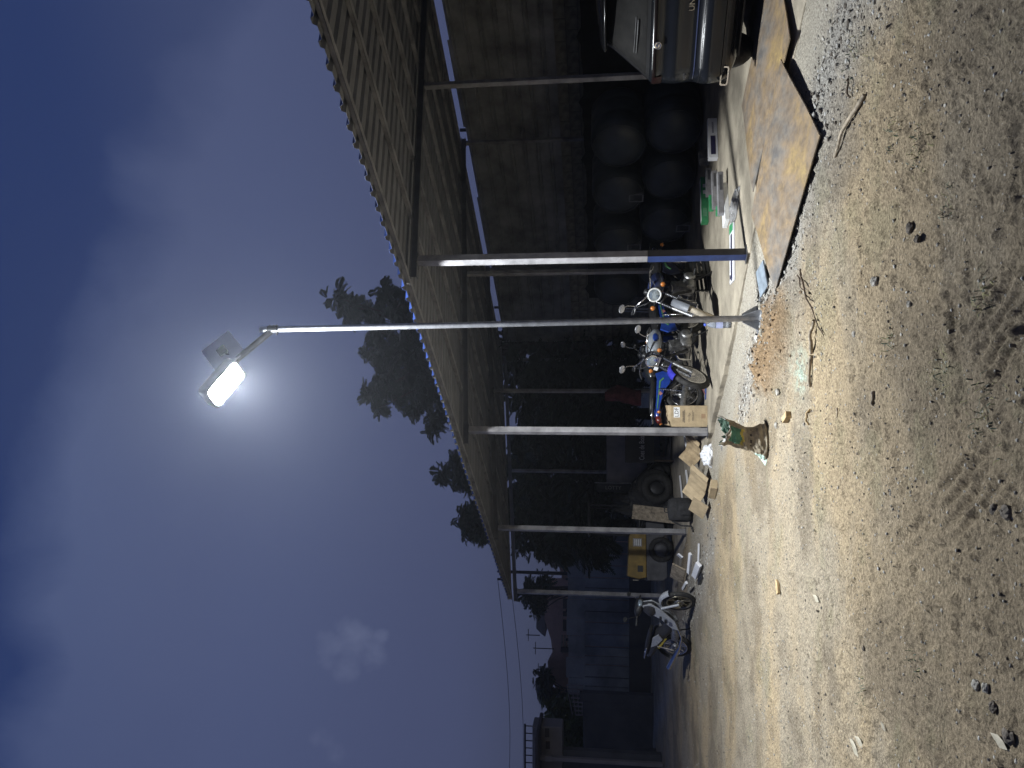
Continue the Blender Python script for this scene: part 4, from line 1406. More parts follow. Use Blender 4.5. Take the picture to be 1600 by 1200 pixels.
    # engine
    eng = MB().loft([(0.34, 0, 0.34, 0.07, 0.06), (0.38, 0, 0.34, 0.115, 0.095), (0.58, 0, 0.335, 0.125, 0.10), (0.66, 0, 0.33, 0.09, 0.07)], 16, e=3).build('engine', alu, e)
    mb = MB()
    for q in range(9):
        c = Vector((0.60, 0, 0.43)) + Vector((0.055, 0, 0.16)) * (q / 9)
        mb.bevbox(-0.075, 0.075, -0.075, 0.075, -0.005, 0.005, 0.002, 0, T(c) @ Ry(0.33))
    mb.tube([Vector((0.60, 0, 0.42)), Vector((0.66, 0, 0.60))], 0.055, 12)
    tag(mb.build('cylinder_fins', alu, eng), None, None, None, 'stuff')
    for sg in (1, -1):
        MB().lathe([(0.085, 0.0), (0.085, 0.02), (0.07, 0.035), (0.03, 0.04), (0.0, 0.038)], T(0.45, 0.115 * sg, 0.33) @ Rx(-math.pi / 2 * sg), 22).build('engine_cover', alu, eng)
    MB().tube([Vector((0.70, -0.04, 0.50)), Vector((0.80, -0.08, 0.42)), Vector((0.76, -0.12, 0.24)), Vector((0.5, -0.14, 0.20)), Vector((0.2, -0.15, 0.24))], [0.018, 0.018, 0.018, 0.02, 0.03], 10).build('exhaust_pipe', chrome, e)
    MB().tube([Vector((0.25, -0.15, 0.23)), Vector((0.18, -0.155, 0.245)), Vector((-0.30, -0.17, 0.33)), Vector((-0.36, -0.17, 0.34))], [0.03, 0.042, 0.046, 0.03], 12).build('silencer', dark_metal if variant == 1 else alu, e)
    MB().tube([Vector((0.50, 0.10, 0.26)), Vector((0.43, 0.20, 0.03 + 0.02)), Vector((0.41, 0.23, 0.01))], 0.012, 8).build('side_stand', dark_metal, e)
    for sg in (1, -1):
        MB().tube([Vector((0.46, 0.09 * sg, 0.27)), Vector((0.45, 0.26 * sg, 0.28))], 0.013, 8).build('foot_peg', black_pl, e)
    MB().prism([(-0.07, 0.34), (0.40, 0.41), (0.42, 0.37), (0.40, 0.31), (-0.05, 0.25)], -0.012, 0.012, T(0, 0.10, 0) @ Rx(math.pi / 2)).build('chain_guard', dark_metal, e)
    if variant == 1:
        # luggage rack with rods tied on it
        rk = MB()
        for yy in (-0.10, 0.0, 0.10):
            rk.tube([Vector((-0.08, yy, 0.845)), Vector((-0.55, yy, 0.86))], 0.007, 6)
        for x in (-0.12, -0.32, -0.52):
            rk.tube([Vector((x, -0.13, 0.85)), Vector((x, 0.13, 0.85))], 0.007, 6)
        rk.build('luggage_rack', dark_metal, e)
    return e


motorcycle('motorcycle with dusty pale front tyre and white headlight ring, behind the lamp pole', G(1121, 490), R(-126), R(30), R(-9), mat('dark_tank_paint', (0.02, 0.03, 0.09), 0.3, coat=0.5), mat('dark_side_paint', (0.02, 0.025, 0.06), 0.35), mat('grey_fender', (0.16, 0.17, 0.19), 0.5), rubber_dusty, 1)
motorcycle('motorcycle with grey tank, blue sides and violet front fender, left of the lamp pole', G(1112, 592), R(-137), R(20), R(-9), tank_grey, blue_pnt, blue_vio, rubber, 2)
motorcycle('blue motorcycle with green stripe and its tail towards the cardboard box', Vector((0.80, 13.0, 0)), R(38), R(8), R(-7), mat('black_tank_paint', (0.02, 0.022, 0.025), 0.3, coat=0.5), blue_pnt, black_pl, rubber, 3)


def underbone():
    f, rr_ = G(1086, 943), G(1080, 1006)
    hd = (f - rr_); hd.z = 0
    hd.normalize()
    e = thing('motor_scooter', 'silver step-through motorcycle with checker decal at the far end of the shed', 'motorcycle', (f - hd * 1.20).to_tuple(), Euler((R(-8), 0, math.atan2(hd.y, hd.x)), 'XYZ'))
    e.location.z = -0.02
    RX = Rx(math.pi / 2)
    WB, r = 1.20, 0.29
    head = Vector((0.93, 0, 0.78)); axle = Vector((WB, 0, r)); ax = (head - axle).normalized()
    MS = T(head) @ Matrix.Rotation(R(-14), 4, ax) @ T(-head)
    mat('black_plastic_body', (0.03, 0.03, 0.034), 0.35)
    gold = mat('bronze_rim', (0.30, 0.27, 0.20), 0.35, 0.8, 0.1, 10)
    wheel(e, 'rear_wheel', T(0, 0, r) @ RX, r, 0.07, False, rubber, chrome)
    wheel(e, 'front_wheel', MS @ T(axle) @ RX, r, 0.065, False, rubber, gold)
    for sg in (1, -1):
        MB().tube([MS @ (axle + Vector((0, 0.07 * sg, 0))), MS @ (axle + ax * 0.34 + Vector((0, 0.07 * sg, 0)))], 0.024, 10).build('fork_leg', silver_pnt, e)
    mb = MB(); vs_ = []
    for i in range(15):
        a = R(35 + 115 * i / 14)
        for yy, dr in ((-0.055, -0.025), (-0.045, 0.0), (0, 0.015), (0.045, 0.0), (0.055, -0.025)):
            rr = r + 0.045 + dr
            vs_.append(MS @ (axle + Vector((rr * math.cos(a), yy, rr * math.sin(a)))))
    mb.add(vs_, [(i * 5 + j, (i + 1) * 5 + j, (i + 1) * 5 + j + 1, i * 5 + j + 1) for i in range(14) for j in range(4)], 0, True)
    mb.build('front_fender', silver_pnt, e)
    # leg shield
    for sg in (1, -1):
        pl = [(1.00, 0.92), (1.08, 0.76), (0.96, 0.56), (0.74, 0.33), (0.55, 0.26), (0.58, 0.38), (0.76, 0.58), (0.86, 0.78)]
        ls = MB().prism(pl, -0.012, 0.012, T(0, 0.15 * sg, 0) @ Rz(-0.10 * sg) @ Rx(math.pi / 2)).build('leg_shield', silver_pnt, e, 0.005)
        for q in range(4):
            for w in range(2):
                if (q + w) % 2 == 0:
                    c = Vector((0.90 - q * 0.038, 0.166 * sg - 0.003 * q * sg, 0.58 - q * 0.045 + w * 0.042))
                    MB().box(-0.019, 0.019, -0.012, 0.012, -0.02, 0.02, 0, T(c) @ Rz(-0.1 * sg)).build('checker', black_pl, ls)
    MB().loft([(0.80, 0, 0.76, 0.09, 0.06), (0.90, 0, 0.78, 0.115, 0.13), (1.0, 0, 0.79, 0.09, 0.12), (1.06, 0, 0.76, 0.03, 0.05)], 16).build('front_cowl', MATS['black_plastic_body'], e)
    hc = MB().loft([(0.80, 0, 0.98, 0.10, 0.03), (0.86, 0, 0.985, 0.19, 0.06), (0.95, 0, 0.97, 0.16, 0.075), (1.01, 0, 0.95, 0.09, 0.05)], 16).build('handlebar_cowl', black_pl, e)
    MB().loft([(0.99, 0, 0.955, 0.085, 0.045), (1.02, 0, 0.95, 0.075, 0.04), (1.035, 0, 0.945, 0.03, 0.015)], 14).build('headlight', lamp_glass, hc)
    for sg in (1, -1):
        MB().tube([Vector((0.86, 0.17 * sg, 0.985)), Vector((0.80, 0.34 * sg, 0.98))], 0.017, 8).build('grip', black_pl, hc)
        MB().tube([Vector((0.86, 0.19 * sg, 1.0)), Vector((0.86, 0.26 * sg, 1.14))], 0.005, 6).loft([(0.852, 0.29 * sg, 1.18, 0.05, 0.035), (0.868, 0.29 * sg, 1.18, 0.05, 0.035)], 12, 0).build('mirror', black_pl, hc)
    # body, seat and tail
    MB().loft([(0.80, 0, 0.50, 0.07, 0.06), (0.62, 0, 0.42, 0.085, 0.075), (0.45, 0, 0.44, 0.09, 0.10), (0.30, 0, 0.56, 0.12, 0.12), (0.0, 0, 0.66, 0.14, 0.09), (-0.25, 0, 0.72, 0.12, 0.06), (-0.38, 0, 0.77, 0.05, 0.025)], 16).build('body_panel', mat('black_plastic_body', (0.03, 0.03, 0.034), 0.35), e)
    for sg in (1, -1):
        pl = [(0.40, 0.60), (0.28, 0.70), (0.02, 0.72), (0.10, 0.62), (0.28, 0.52)]
        MB().prism(pl, -0.01, 0.01, T(0, 0.135 * sg, 0) @ Rx(math.pi / 2)).build('side_panel', silver_pnt, e, 0.004)
        MB().prism([(0.02, 0.60), (0.30, 0.48), (0.30, 0.45), (0.0, 0.57)], -0.004, 0.004, T(0, 0.125 * sg, 0) @ Rx(math.pi / 2)).build('stripe', mat('yellow_stripe', (0.45, 0.36, 0.06), 0.5), e)
    MB().loft([(-0.28, 0, 0.80, 0.08, 0.03), (-0.10, 0, 0.79, 0.125, 0.045), (0.15, 0, 0.765, 0.125, 0.045), (0.36, 0, 0.735, 0.09, 0.035)], 14, e=3).build('seat', vinyl, e)
    MB().tube([Vector((-0.05, 0.13, 0.80)), Vector((-0.36, 0.11, 0.83)), Vector((-0.42, 0, 0.84)), Vector((-0.36, -0.11, 0.83)), Vector((-0.05, -0.13, 0.80))], 0.011, 8).build('grab_rail', chrome, e)
    MB().loft([(-0.40, 0, 0.74, 0.03, 0.02), (-0.37, 0, 0.745, 0.06, 0.035), (-0.30, 0, 0.74, 0.07, 0.035)], 12).build('tail_light', red_lens, e)
    MB().loft([(0.22, 0, 0.32, 0.08, 0.06), (0.34, 0, 0.31, 0.11, 0.085), (0.48, 0, 0.32, 0.10, 0.07), (0.66, 0, 0.36, 0.06, 0.05)], 14, e=3).build('engine', alu, e)
    MB().tube([Vector((0.55, -0.06, 0.28)), Vector((0.40, -0.13, 0.20)), Vector((0.15, -0.15, 0.22)), Vector((0.05, -0.16, 0.25)), Vector((-0.42, -0.19, 0.38))], [0.016, 0.018, 0.022, 0.042, 0.045], 12).build('silencer', chrome, e)
    MB().tube([Vector((-0.12, -0.15, 0.31)), Vector((0.0, -0.11, r))], 0.014, 8).build('swing_arm', dark_metal, e)
    for sg in (1, -1):
        MB().tube([Vector((0.0, 0.12 * sg, r + 0.02)), Vector((0.06, 0.12 * sg, 0.62))], 0.018, 8).build('shock_absorber', chrome, e)
    MB().tube([Vector((0.34, 0.08, 0.24)), Vector((0.30, 0.19, 0.03))], 0.011, 8).build('side_stand', dark_metal, e)
    mb = MB(); vs_ = []
    for i in range(11):
        a = R(60 + 105 * i / 10)
        for yy, dr in ((-0.06, -0.02), (0, 0.012), (0.06, -0.02)):
            rr = r + 0.05 + dr
            vs_.append((rr * math.cos(a), yy, r + rr * math.sin(a)))
    mb.add(vs_, [(i * 3 + j, (i + 1) * 3 + j, (i + 1) * 3 + j + 1, i * 3 + j + 1) for i in range(10) for j in range(2)], 0, True)
    mb.build('rear_fender', black_pl, e)


underbone()

# ================================================================== THINGS ON THE FLOOR OF THE SHED
def yaw_of(a, b):
    return math.atan2(b.y - a.y, b.x - a.x)


def carton(name, label, a, b, depth, h, m_, cat='carton', z0=0.006, group=None, extra=None):
    """box whose front bottom edge runs from floor point a to floor point b"""
    L = (b - a).length
    e = thing(name, label, cat, (a.x, a.y, z0), yaw_of(a, b), group)
    MB().bevbox(0, L, 0, depth, 0, h, 0.003).build('body', m_, e)
    if extra:
        extra(e, L, depth, h)
    return e


def greenx(e, L, D, h):
    MB().box(0.02, L - 0.02, 0.01, D - 0.01, h + 0.001, h + 0.004).build('pale_top', white_pap, e)
    for x in (0.62, 0.76):
        MB().box(L * x, L * x + 0.055, -0.003, -0.001, h * 0.28, h * 0.72).build('window_print', white_pap, e)
    for k in range(3):
        MB().box(L * 0.12, L * 0.30, -0.003, -0.001, h * (0.3 + 0.17 * k), h * (0.36 + 0.17 * k)).build('print_line', mat('pale_green_print', (0.35, 0.55, 0.40), 0.6), e)


carton('product_carton', 'long green carton with pale windows, against the drums', G(1108, 346), G(1106, 276), 0.13, 0.10, green_pl, extra=greenx)


def greyx(e, L, D, h):
    MB().box(L * 0.55, L * 0.92, -0.003, -0.001, h * 0.3, h * 0.7).build('print_patch', mat('dark_print', (0.07, 0.07, 0.075), 0.6), e)
    MB().box(L - 0.001, L + 0.002, 0.02, D - 0.02, h * 0.2, h * 0.8).build('end_label', white_pap, e)


carton('product_carton', 'grey carton lying behind the green carton on the floor', G(1113, 303), G(1112, 262), 0.12, 0.075, grey_carton, extra=greyx)
carton('product_carton', 'middle grey carton with a pale end, between green and white cartons', G(1123, 322), G(1121, 266), 0.11, 0.07, grey_carton, extra=greyx)
carton('green_packet', 'small crumpled green packet beside the long green carton', G(1117, 325), G(1116, 304), 0.10, 0.065, green_pl, 'packet')
carton('green_packet', 'small green packet in front of the middle grey carton', G(1127, 336), G(1127, 321), 0.09, 0.055, green_pl, 'packet')
wc = carton('white_carton', 'low white carton under the front grey carton', G(1141, 343), G(1138, 285), 0.22, 0.055, white_pap)
carton('product_carton', 'front grey carton resting on the white carton', G(1141, 331) + Vector((0, 0.04, 0)), G(1139, 266) + Vector((0, 0.04, 0)), 0.10, 0.07, grey_carton, z0=0.064, extra=greyx)


def boardx(e, L, D, h):
    MB().box(0.02, L - 0.16, D * 0.32, D * 0.62, h + 0.0005, h + 0.003).build('navy_strip', navy, e)
    MB().box(L - 0.13, L - 0.02, D * 0.08, D * 0.92, h + 0.0005, h + 0.003).build('green_patch', green_pl, e)
    MB().box(0.05, 0.10, D * 0.7, D * 0.9, h + 0.0005, h + 0.003).build('print_mark', navy, e)


carton('flat_carton', 'long flat white panel with navy strip lying behind the near post', G(1150, 437), G(1149, 341), 0.30, 0.02, white_pl, 'carton', extra=boardx)


def devx(e, L, D, h):
    MB().box(0.05, L * 0.55, -0.003, -0.001, h * 0.25, h * 0.75).build('navy_window', navy, e)
    MB().box(L * 0.62, L * 0.9, -0.003, -0.001, h * 0.4, h * 0.6).build('print_line', mat('pale_grey_print', (0.35, 0.35, 0.4), 0.6), e)


carton('light_fixture_box', 'white box with navy window standing below the car tail', G(1123, 246), G(1121, 184), 0.10, 0.125, white_pl, extra=devx)
e = thing('concrete_offcut', 'small grey concrete block by the drums, next to the car', 'block', G(1108, 246), TH)
MB().loft([(-0.09, 0, 0.075, 0.075, 0.07), (-0.02, 0, 0.08, 0.085, 0.078), (0.06, 0.005, 0.08, 0.085, 0.076), (0.09, 0, 0.075, 0.07, 0.066)], 12, 0, False, 5).build('body', block, e)
# crumpled clear bag
def crumple(name, label, cat, loc, sx, sy, sz, m_, seed, n=20, sharp=0.35):
    mb = MB(); vs_ = []
    for i in range(n + 1):
        th_ = math.pi * 0.5 * i / n
        for k in range(2 * n):
            a = 2 * math.pi * k / (2 * n)
            q = 1 + sharp * (float(fbm(np.array([a * 1.6 + seed]), np.array([th_ * 3.0]), seed, 4, 0.7)[0]) - 0.5) * 2
            r_ = math.cos(th_) * q
            vs_.append((sx * r_ * math.cos(a), sy * r_ * math.sin(a), max(0.0, sz * math.sin(th_) * q)))
    m2 = 2 * n
    mb.add(vs_, [(i * m2 + k, i * m2 + (k + 1) % m2, (i + 1) * m2 + (k + 1) % m2, (i + 1) * m2 + k) for i in range(n) for k in range(m2)], 0, False)
    o = mb.build(name, m_)
    o.location = loc
    return tag(o, label, cat)


p = G(1152, 322); p.z = 0.008
o = crumple('clear_bag', 'crumpled clear plastic bag in front of the white carton', 'plastic bag', p, 0.26, 0.09, 0.07, poly, 14)
o.rotation_euler = (0, 0, TH + 1.6)
# water bottle
p = G(1143, 507)
e = thing('water_bottle', 'upright clear water bottle with blue cap behind the lamp pole', 'bottle', (p.x, p.y, 0.006))
MB().lathe([(0.030, 0.0), (0.042, 0.006), (0.044, 0.05), (0.041, 0.06), (0.044, 0.07), (0.044, 0.20), (0.040, 0.225), (0.024, 0.265), (0.014, 0.285), (0.014, 0.30)], None, 24).build('body', pet, e)
MB().lathe([(0.0455, 0.10), (0.0455, 0.18)], None, 24).build('label', mat('label_film', (0.45, 0.50, 0.75), 0.4), e)
MB().lathe([(0.017, 0.298), (0.017, 0.322), (0.0, 0.324)], None, 16).build('cap', label_blue, e)
# black crate and clutter between drums and the motorcycle
e = thing('plastic_crate', 'black slatted crate on the floor left of the near post', 'crate', G(1108, 428), TH + 0.2)
for k in range(5):
    MB().box(-0.22, 0.22, -0.16, -0.15, 0.02 + k * 0.06, 0.06 + k * 0.06).build('slat', black_pl, e)
    MB().box(-0.22, 0.22, 0.15, 0.16, 0.02 + k * 0.06, 0.06 + k * 0.06).build('slat', black_pl, e)
for x in (-0.22, 0.20):
    for y in (-0.149, 0.129):
        MB().box(x, x + 0.02, y, y + 0.02, 0.0, 0.32).build('corner_post', black_pl, e)
MB().box(-0.2, 0.2, -0.128, 0.128, 0.01, 0.018).build('base', black_pl, e)
# blue flip-flops behind the second motorcycle
for (px, py, rz, lab) in ((1096, 600, 0.4, 'blue sandal on the floor nearest the violet fender'), (1104, 612, -0.3, 'blue sandal on the floor nearer the cardboard box')):
    p = G(px, py)
    e = thing('sandal', lab, 'sandal', (p.x, p.y, 0.006), rz, 'pair of blue sandals')
    MB().prism([(0.13, 0.0), (0.11, 0.04), (0.02, 0.035), (-0.1, 0.03), (-0.13, 0.0), (-0.1, -0.03), (0.02, -0.03), (0.11, -0.04)], 0, 0.016).build('sole', mat('sandal_blue', (0.06, 0.09, 0.28), 0.7), e)
    MB().tube([Vector((0.08, 0, 0.016)), Vector((0.03, 0.035, 0.05)), Vector((-0.03, 0.035, 0.016))], 0.007, 6).tube([Vector((0.08, 0, 0.016)), Vector((0.03, -0.03, 0.05)), Vector((-0.03, -0.03, 0.016))], 0.007, 6).build('strap', mat('sandal_strap', (0.25, 0.08, 0.09), 0.7), e)

# ------------------------------------------------------------------ cardboard box with printed side
a, b = G(1106, 667), G(1106, 634)
L = (b - a).length
e = thing('cardboard_box', 'tall brown cardboard box marked LDF beside the second front post', 'box', (a.x, a.y, 0.006), yaw_of(a, b))
D, H = 0.26, 0.535
MB().box(0, L, 0, 0.006, 0, H).build('front_panel', card, e)
MB().box(0, L, D - 0.006, D, 0, H).build('back_panel', card, e)
MB().box(0, 0.006, 0.0061, D - 0.0061, 0, H).build('side_panel', card, e)
MB().box(L - 0.006, L, 0.0061, D - 0.0061, 0, H).build('side_panel', card, e)
MB().box(0.0061, L - 0.0061, 0.0061, D - 0.0061, 0.001, 0.006).build('bottom', card, e)
MB().quad(Vector((0, D, H)), Vector((L, D, H)), Vector((L - 0.01, D + 0.10, H + 0.07)), Vector((0.01, D + 0.10, H + 0.07))).build('flap', card_dark, e)
MB().quad(Vector((0.0, 0, H)), Vector((0.0, D, H)), Vector((0.09, D - 0.01, H + 0.055)), Vector((0.09, 0.01, H + 0.055))).build('flap', card_dark, e)
MB().quad(Vector((L, 0, H)), Vector((L, D, H)), Vector((L + 0.03, D, H + 0.11)), Vector((L + 0.03, 0, H + 0.11))).build('flap', card, e)
MB().quad(Vector((0.02, 0, H)), Vector((L, 0, H)), Vector((L - 0.01, 0.10, H + 0.05)), Vector((0.05, 0.10, H + 0.04))).build('flap', card, e)
lab = MB().box(L * 0.44, L * 0.93, -0.002, -0.0005, H * 0.76, H * 0.93).build('paper_label', white_pap, e)
text_part('LDF', 0.082, T(L * 0.685, -0.0035, H * 0.845) @ Rx(math.pi / 2), ink, lab, extrude=0.0006)
for (x0, x1, z) in ((0.20, 0.78, 0.62), (0.24, 0.74, 0.655), (0.22, 0.60, 0.50), (0.28, 0.76, 0.40), (0.28, 0.70, 0.37)):
    mbp = MB()
    x = x0
    while x < x1:
        w = rnd.uniform(0.012, 0.035)
        mbp.box(L * x, L * (x + w), -0.0018, -0.0005, H * z, H * (z + (0.030 if z > 0.6 else 0.016)))
        x += w + 0.018
    tag(mbp.build('print', ink, e), None, None, None, 'stuff')
MB().tube([Vector((L * 0.5, -0.0012, H * 0.55)), Vector((L * 0.58, -0.0012, H * 0.46)), Vector((L * 0.66, -0.0012, H * 0.50))], 0.0025, 5).build('print_arrow', ink, e)
MB().box(L * 0.40, L * 0.62, -0.002, -0.0005, 0.03, 0.09).build('tape', mat('brown_tape', (0.30, 0.20, 0.12), 0.4), e)

# ------------------------------------------------------------------ torn cement sack
p = G(1194, 690)
e = thing('cement_sack', 'torn kraft paper sack standing open on the dirt, green print', 'sack', (p.x, p.y, gh(p.x, p.y) - 0.004))
secs = [(0.0, 0.00, 0.150, 0.095), (0.02, 0.0, 0.166, 0.105), (0.06, 0.005, 0.156, 0.10), (0.11, 0.012, 0.125, 0.085), (0.16, 0.022, 0.104, 0.078), (0.21, 0.035, 0.102, 0.08), (0.27, 0.055, 0.108, 0.085), (0.33, 0.08, 0.118, 0.09), (0.38, 0.098, 0.128, 0.092), (0.42, 0.108, 0.132, 0.094)]
na_, vs_, fs, ms = 56, [], [], []
zz = np.linspace(0, 1, 46)
zs_ = np.array([q[0] for q in secs])
for i, f_ in enumerate(zz):
    z = f_ * 0.42
    cx = np.interp(z, zs_, [q[1] for q in secs]); hx = np.interp(z, zs_, [q[2] for q in secs]); hy = np.interp(z, zs_, [q[3] for q in secs])
    for k in range(na_):
        a = 2 * math.pi * k / na_
        c_, s_ = math.cos(a), math.sin(a)
        q = 1 + 0.20 * (float(fbm(np.array([a * 1.9 + 3]), np.array([z * 20]), 71, 4, 0.62)[0]) - 0.5) * 2 + 0.05 * abs(math.sin(a * 3 + z * 17))
        tear = 0.0
        if f_ > 0.8:
            tear = (f_ - 0.8) / 0.2 * (0.16 * (float(fbm(np.array([a * 2.6]), np.array([5.0]), 73, 3, 0.7)[0]) - 0.5) + 0.04 * math.sin(a * 2 + 1.2))
        vs_.append((cx + hx * q * math.copysign(abs(c_) ** 0.8, c_), hy * q * math.copysign(abs(s_) ** 0.8, s_), max(0.0, z + tear)))
for i in range(45):
    for k in range(na_):
        fs.append((i * na_ + k, i * na_ + (k + 1) % na_, (i + 1) * na_ + (k + 1) % na_, (i + 1) * na_ + k))
        a = math.degrees(2 * math.pi * (k + 0.5) / na_); z = (i + 0.5) / 45
        mi = 0
        wv = 0.05 * math.sin(k * 0.9)
        if 232 < a < 300 and 0.60 + wv * 0.4 < z < 0.86 + wv * 0.4:
            mi = 1
        elif 228 < a < 306 and 0.54 + wv * 0.4 < z <= 0.60 + wv * 0.4:
            mi = 2
        elif 186 < a < 216 and 0.06 < z < 0.22 + wv:
            mi = 3
        elif z > 0.945 and (k // 5) % 3 != 0:
            mi = 4
        elif 246 < a < 292 and z in () :
            mi = 5
        elif 240 < a < 300 and 0.30 < z < 0.44 and (k % 4 in (0, 1)) and (i % 5 in (1, 2)):
            mi = 5
        ms.append(mi)
mb = MB(); mb.v = vs_; mb.f = fs; mb.m = ms; mb.sm = [False] * len(fs)
sk = mb.build('paper_wall', [bag_paper, bag_green, bag_yel, bag_mint, white_pap, ink], e)
inner = [(x * 0.93 + 0.002, y * 0.93, z) for x, y, z in vs_[25 * na_:]]
mb = MB()
mb.add(inner, [(i * na_ + k, (i + 1) * na_ + k, (i + 1) * na_ + (k + 1) % na_, i * na_ + (k + 1) % na_) for i in range(20) for k in range(na_)])
mb.add(inner[:na_], [tuple(range(na_))])
mb.build('sack_lining', mat('sack_inside', (0.10, 0.17, 0.12), 0.85, 0, 0.25, 12), e)
mb = MB()
for j in range(3):
    mb.add([(-0.165, -0.06 + j * 0.03, 0.01), (-0.20 - 0.02 * j, -0.02 + j * 0.03, 0.003), (-0.16, 0.03 + j * 0.02, 0.05), (-0.12, -0.03 + j * 0.03, 0.11)], [(0, 1, 2, 3)])
tag(mb.build('torn_scrap', bag_mint, e), None, None, None, 'stuff')

# ------------------------------------------------------------------ bits lying about the yard
def stick(px0, py0, px1, py1, r0, r1, m_, label, name='stick', bend=0.02, z=0.012):
    a, b = G(px0, py0), G(px1, py1)
    o0 = Vector((a.x, a.y, gh(a.x, a.y)))
    pts, rad = [], []
    for i in range(9):
        k = i / 8
        q = a.lerp(b, k)
        q.z = gh(q.x, q.y) + z + bend * math.sin(k * math.pi)
        nrm = Vector((-(b - a).y, (b - a).x, 0)).normalized()
        q += nrm * bend * math.sin(k * 7.0 + px0)
        pts.append(q - o0); rad.append((r0 + (r1 - r0) * k) * rnd.uniform(0.85, 1.15))
    o = MB().tube(pts, rad, 7).build(name, m_)
    o.location = o0
    return tag(o, label, 'stick')


stick(1272, 500, 1266, 552, 0.012, 0.015, wood_old, 'upper half of the broken pale stick beside the green powder')
stick(1266, 556, 1261, 604, 0.015, 0.011, wood_old, 'lower half of the broken pale stick beside the green powder', bend=0.008)
stick(1249, 419, 1284, 522, 0.008, 0.004, wood_dark, 'thin dark twig lying between steel plate and pale stick', bend=0.015)
stick(1246, 432, 1268, 470, 0.006, 0.003, wood_dark, 'short dark twig crossing the longer twig by the plate corner', bend=0.012)
stick(1345, 147, 1304, 242, 0.014, 0.010, wood_old, 'long weathered stick lying on dirt right of the rusty plate')
stick(1325, 122, 1326, 152, 0.007, 0.006, wood_dark, 'short thin stick just above the long weathered stick')
stick(1262, 639, 1261, 664, 0.009, 0.008, wood, 'small bare wood sliver next to the yellow wood block', bend=0.002)
stick(1304, 638, 1308, 652, 0.008, 0.004, wood_old, 'tiny wood chip in the middle of the dirt yard', bend=0.003)
stick(1365, 612, 1368, 634, 0.010, 0.006, wood_old, 'small pale root piece right of the wood sliver', bend=0.003, z=0.004)
p = G(1229, 652)
e = MB().bevbox(-0.075, 0.075, -0.028, 0.028, 0, 0.045, 0.003).build('wood_block', wood)
e.location = (p.x, p.y, gh(p.x, p.y)); e.rotation_euler = (0.05, 0.0, 1.95)
tag(e, 'small yellow wood block on the dirt below the sack', 'wood block')
p = G(1211, 917)
e = MB().prism([(-0.09, -0.02), (0.02, -0.035), (0.09, 0.0), (0.03, 0.03), (-0.07, 0.025)], 0, 0.02).build('wood_chip', wood)
e.location = (p.x, p.y, gh(p.x, p.y) + 0.005); e.rotation_euler = (0.1, 0.08, 1.0)
tag(e, 'flat yellowish wood chip far left on the pale dirt', 'wood chip')
# leaves / chips low in the left of the yard
for (px, py, rz, L, lab) in ((1330, 1168, 1.2, 0.075, 'pale dry leaf, left of a pair near the left edge'), (1337, 1158, 1.5, 0.06, 'pale dry leaf, right of a pair near the left edge'),
                             (1557, 1158, 1.4, 0.055, 'narrow dry leaf beside the dark hollow, nearest the camera'), (1272, 935, 1.4, 0.06, 'small pale leaf below the yellowish wood chip'),
                             (1372, 1135, 0.8, 0.03, 'tiny white chip alone on the left dirt')):
    p = G(px, py)
    mb = MB()
    pts = [(-L, 0, 0.004), (-L * 0.3, L * 0.32, 0.012), (L * 0.5, L * 0.22, 0.008), (L, 0, 0.016), (L * 0.4, -L * 0.26, 0.006), (-L * 0.4, -L * 0.28, 0.005)]
    mb.add(pts + [(x, y, z - 0.002) for x, y, z in pts], [(0, 1, 2, 3, 4, 5), (11, 10, 9, 8, 7, 6)] + [(k, 6 + k, 6 + (k + 1) % 6, (k + 1) % 6) for k in range(6)])
    o = mb.build('dry_leaf', mat('dry_leaf', (0.42, 0.38, 0.29), 0.8, 0, 0.2, 20))
    o.location = (p.x, p.y, gh(p.x, p.y) + 0.004); o.rotation_euler = (0, 0, rz)
    tag(o, lab, 'leaf')
# grey tile by the plate
p = G(1195, 436)
e = MB().bevbox(-0.135, 0.135, -0.135, 0.135, 0, 0.014, 0.002).build('floor_tile', sheet_grey)
e.location = (p.x, p.y, gh(p.x, p.y) + 0.028); e.rotation_euler = (0.06, -0.10, 0.30)
tag(e, 'square blue grey tile leaning at the corner of the rusty plate', 'tile')


def stone(px, py, r_, label, m_=None, seed=0, flat=0.65, name='stone', cat='stone'):
    p = G(px, py)
    rs = random.Random(seed + int(px))
    mb = MB(); vs_ = []
    n = 10
    for i in range(7):
        th_ = math.pi * i / 6
        for k in range(n):
            a = 2 * math.pi * k / n
            q = r_ * (1 + 0.35 * (rs.random() - 0.5))
            vs_.append((q * math.sin(th_) * math.cos(a) * 1.15, q * math.sin(th_) * math.sin(a), q * math.cos(th_) * flat))
    mb.add(vs_, [(i * n + k, i * n + (k + 1) % n, (i + 1) * n + (k + 1) % n, (i + 1) * n + k) for i in range(6) for k in range(n)])
    o = mb.build(name, m_ or stone_m)
    o.location = (p.x, p.y, gh(p.x, p.y) + r_ * flat * 0.45); o.rotation_euler = (0, 0, rs.uniform(0, 6))
    return tag(o, label, cat)


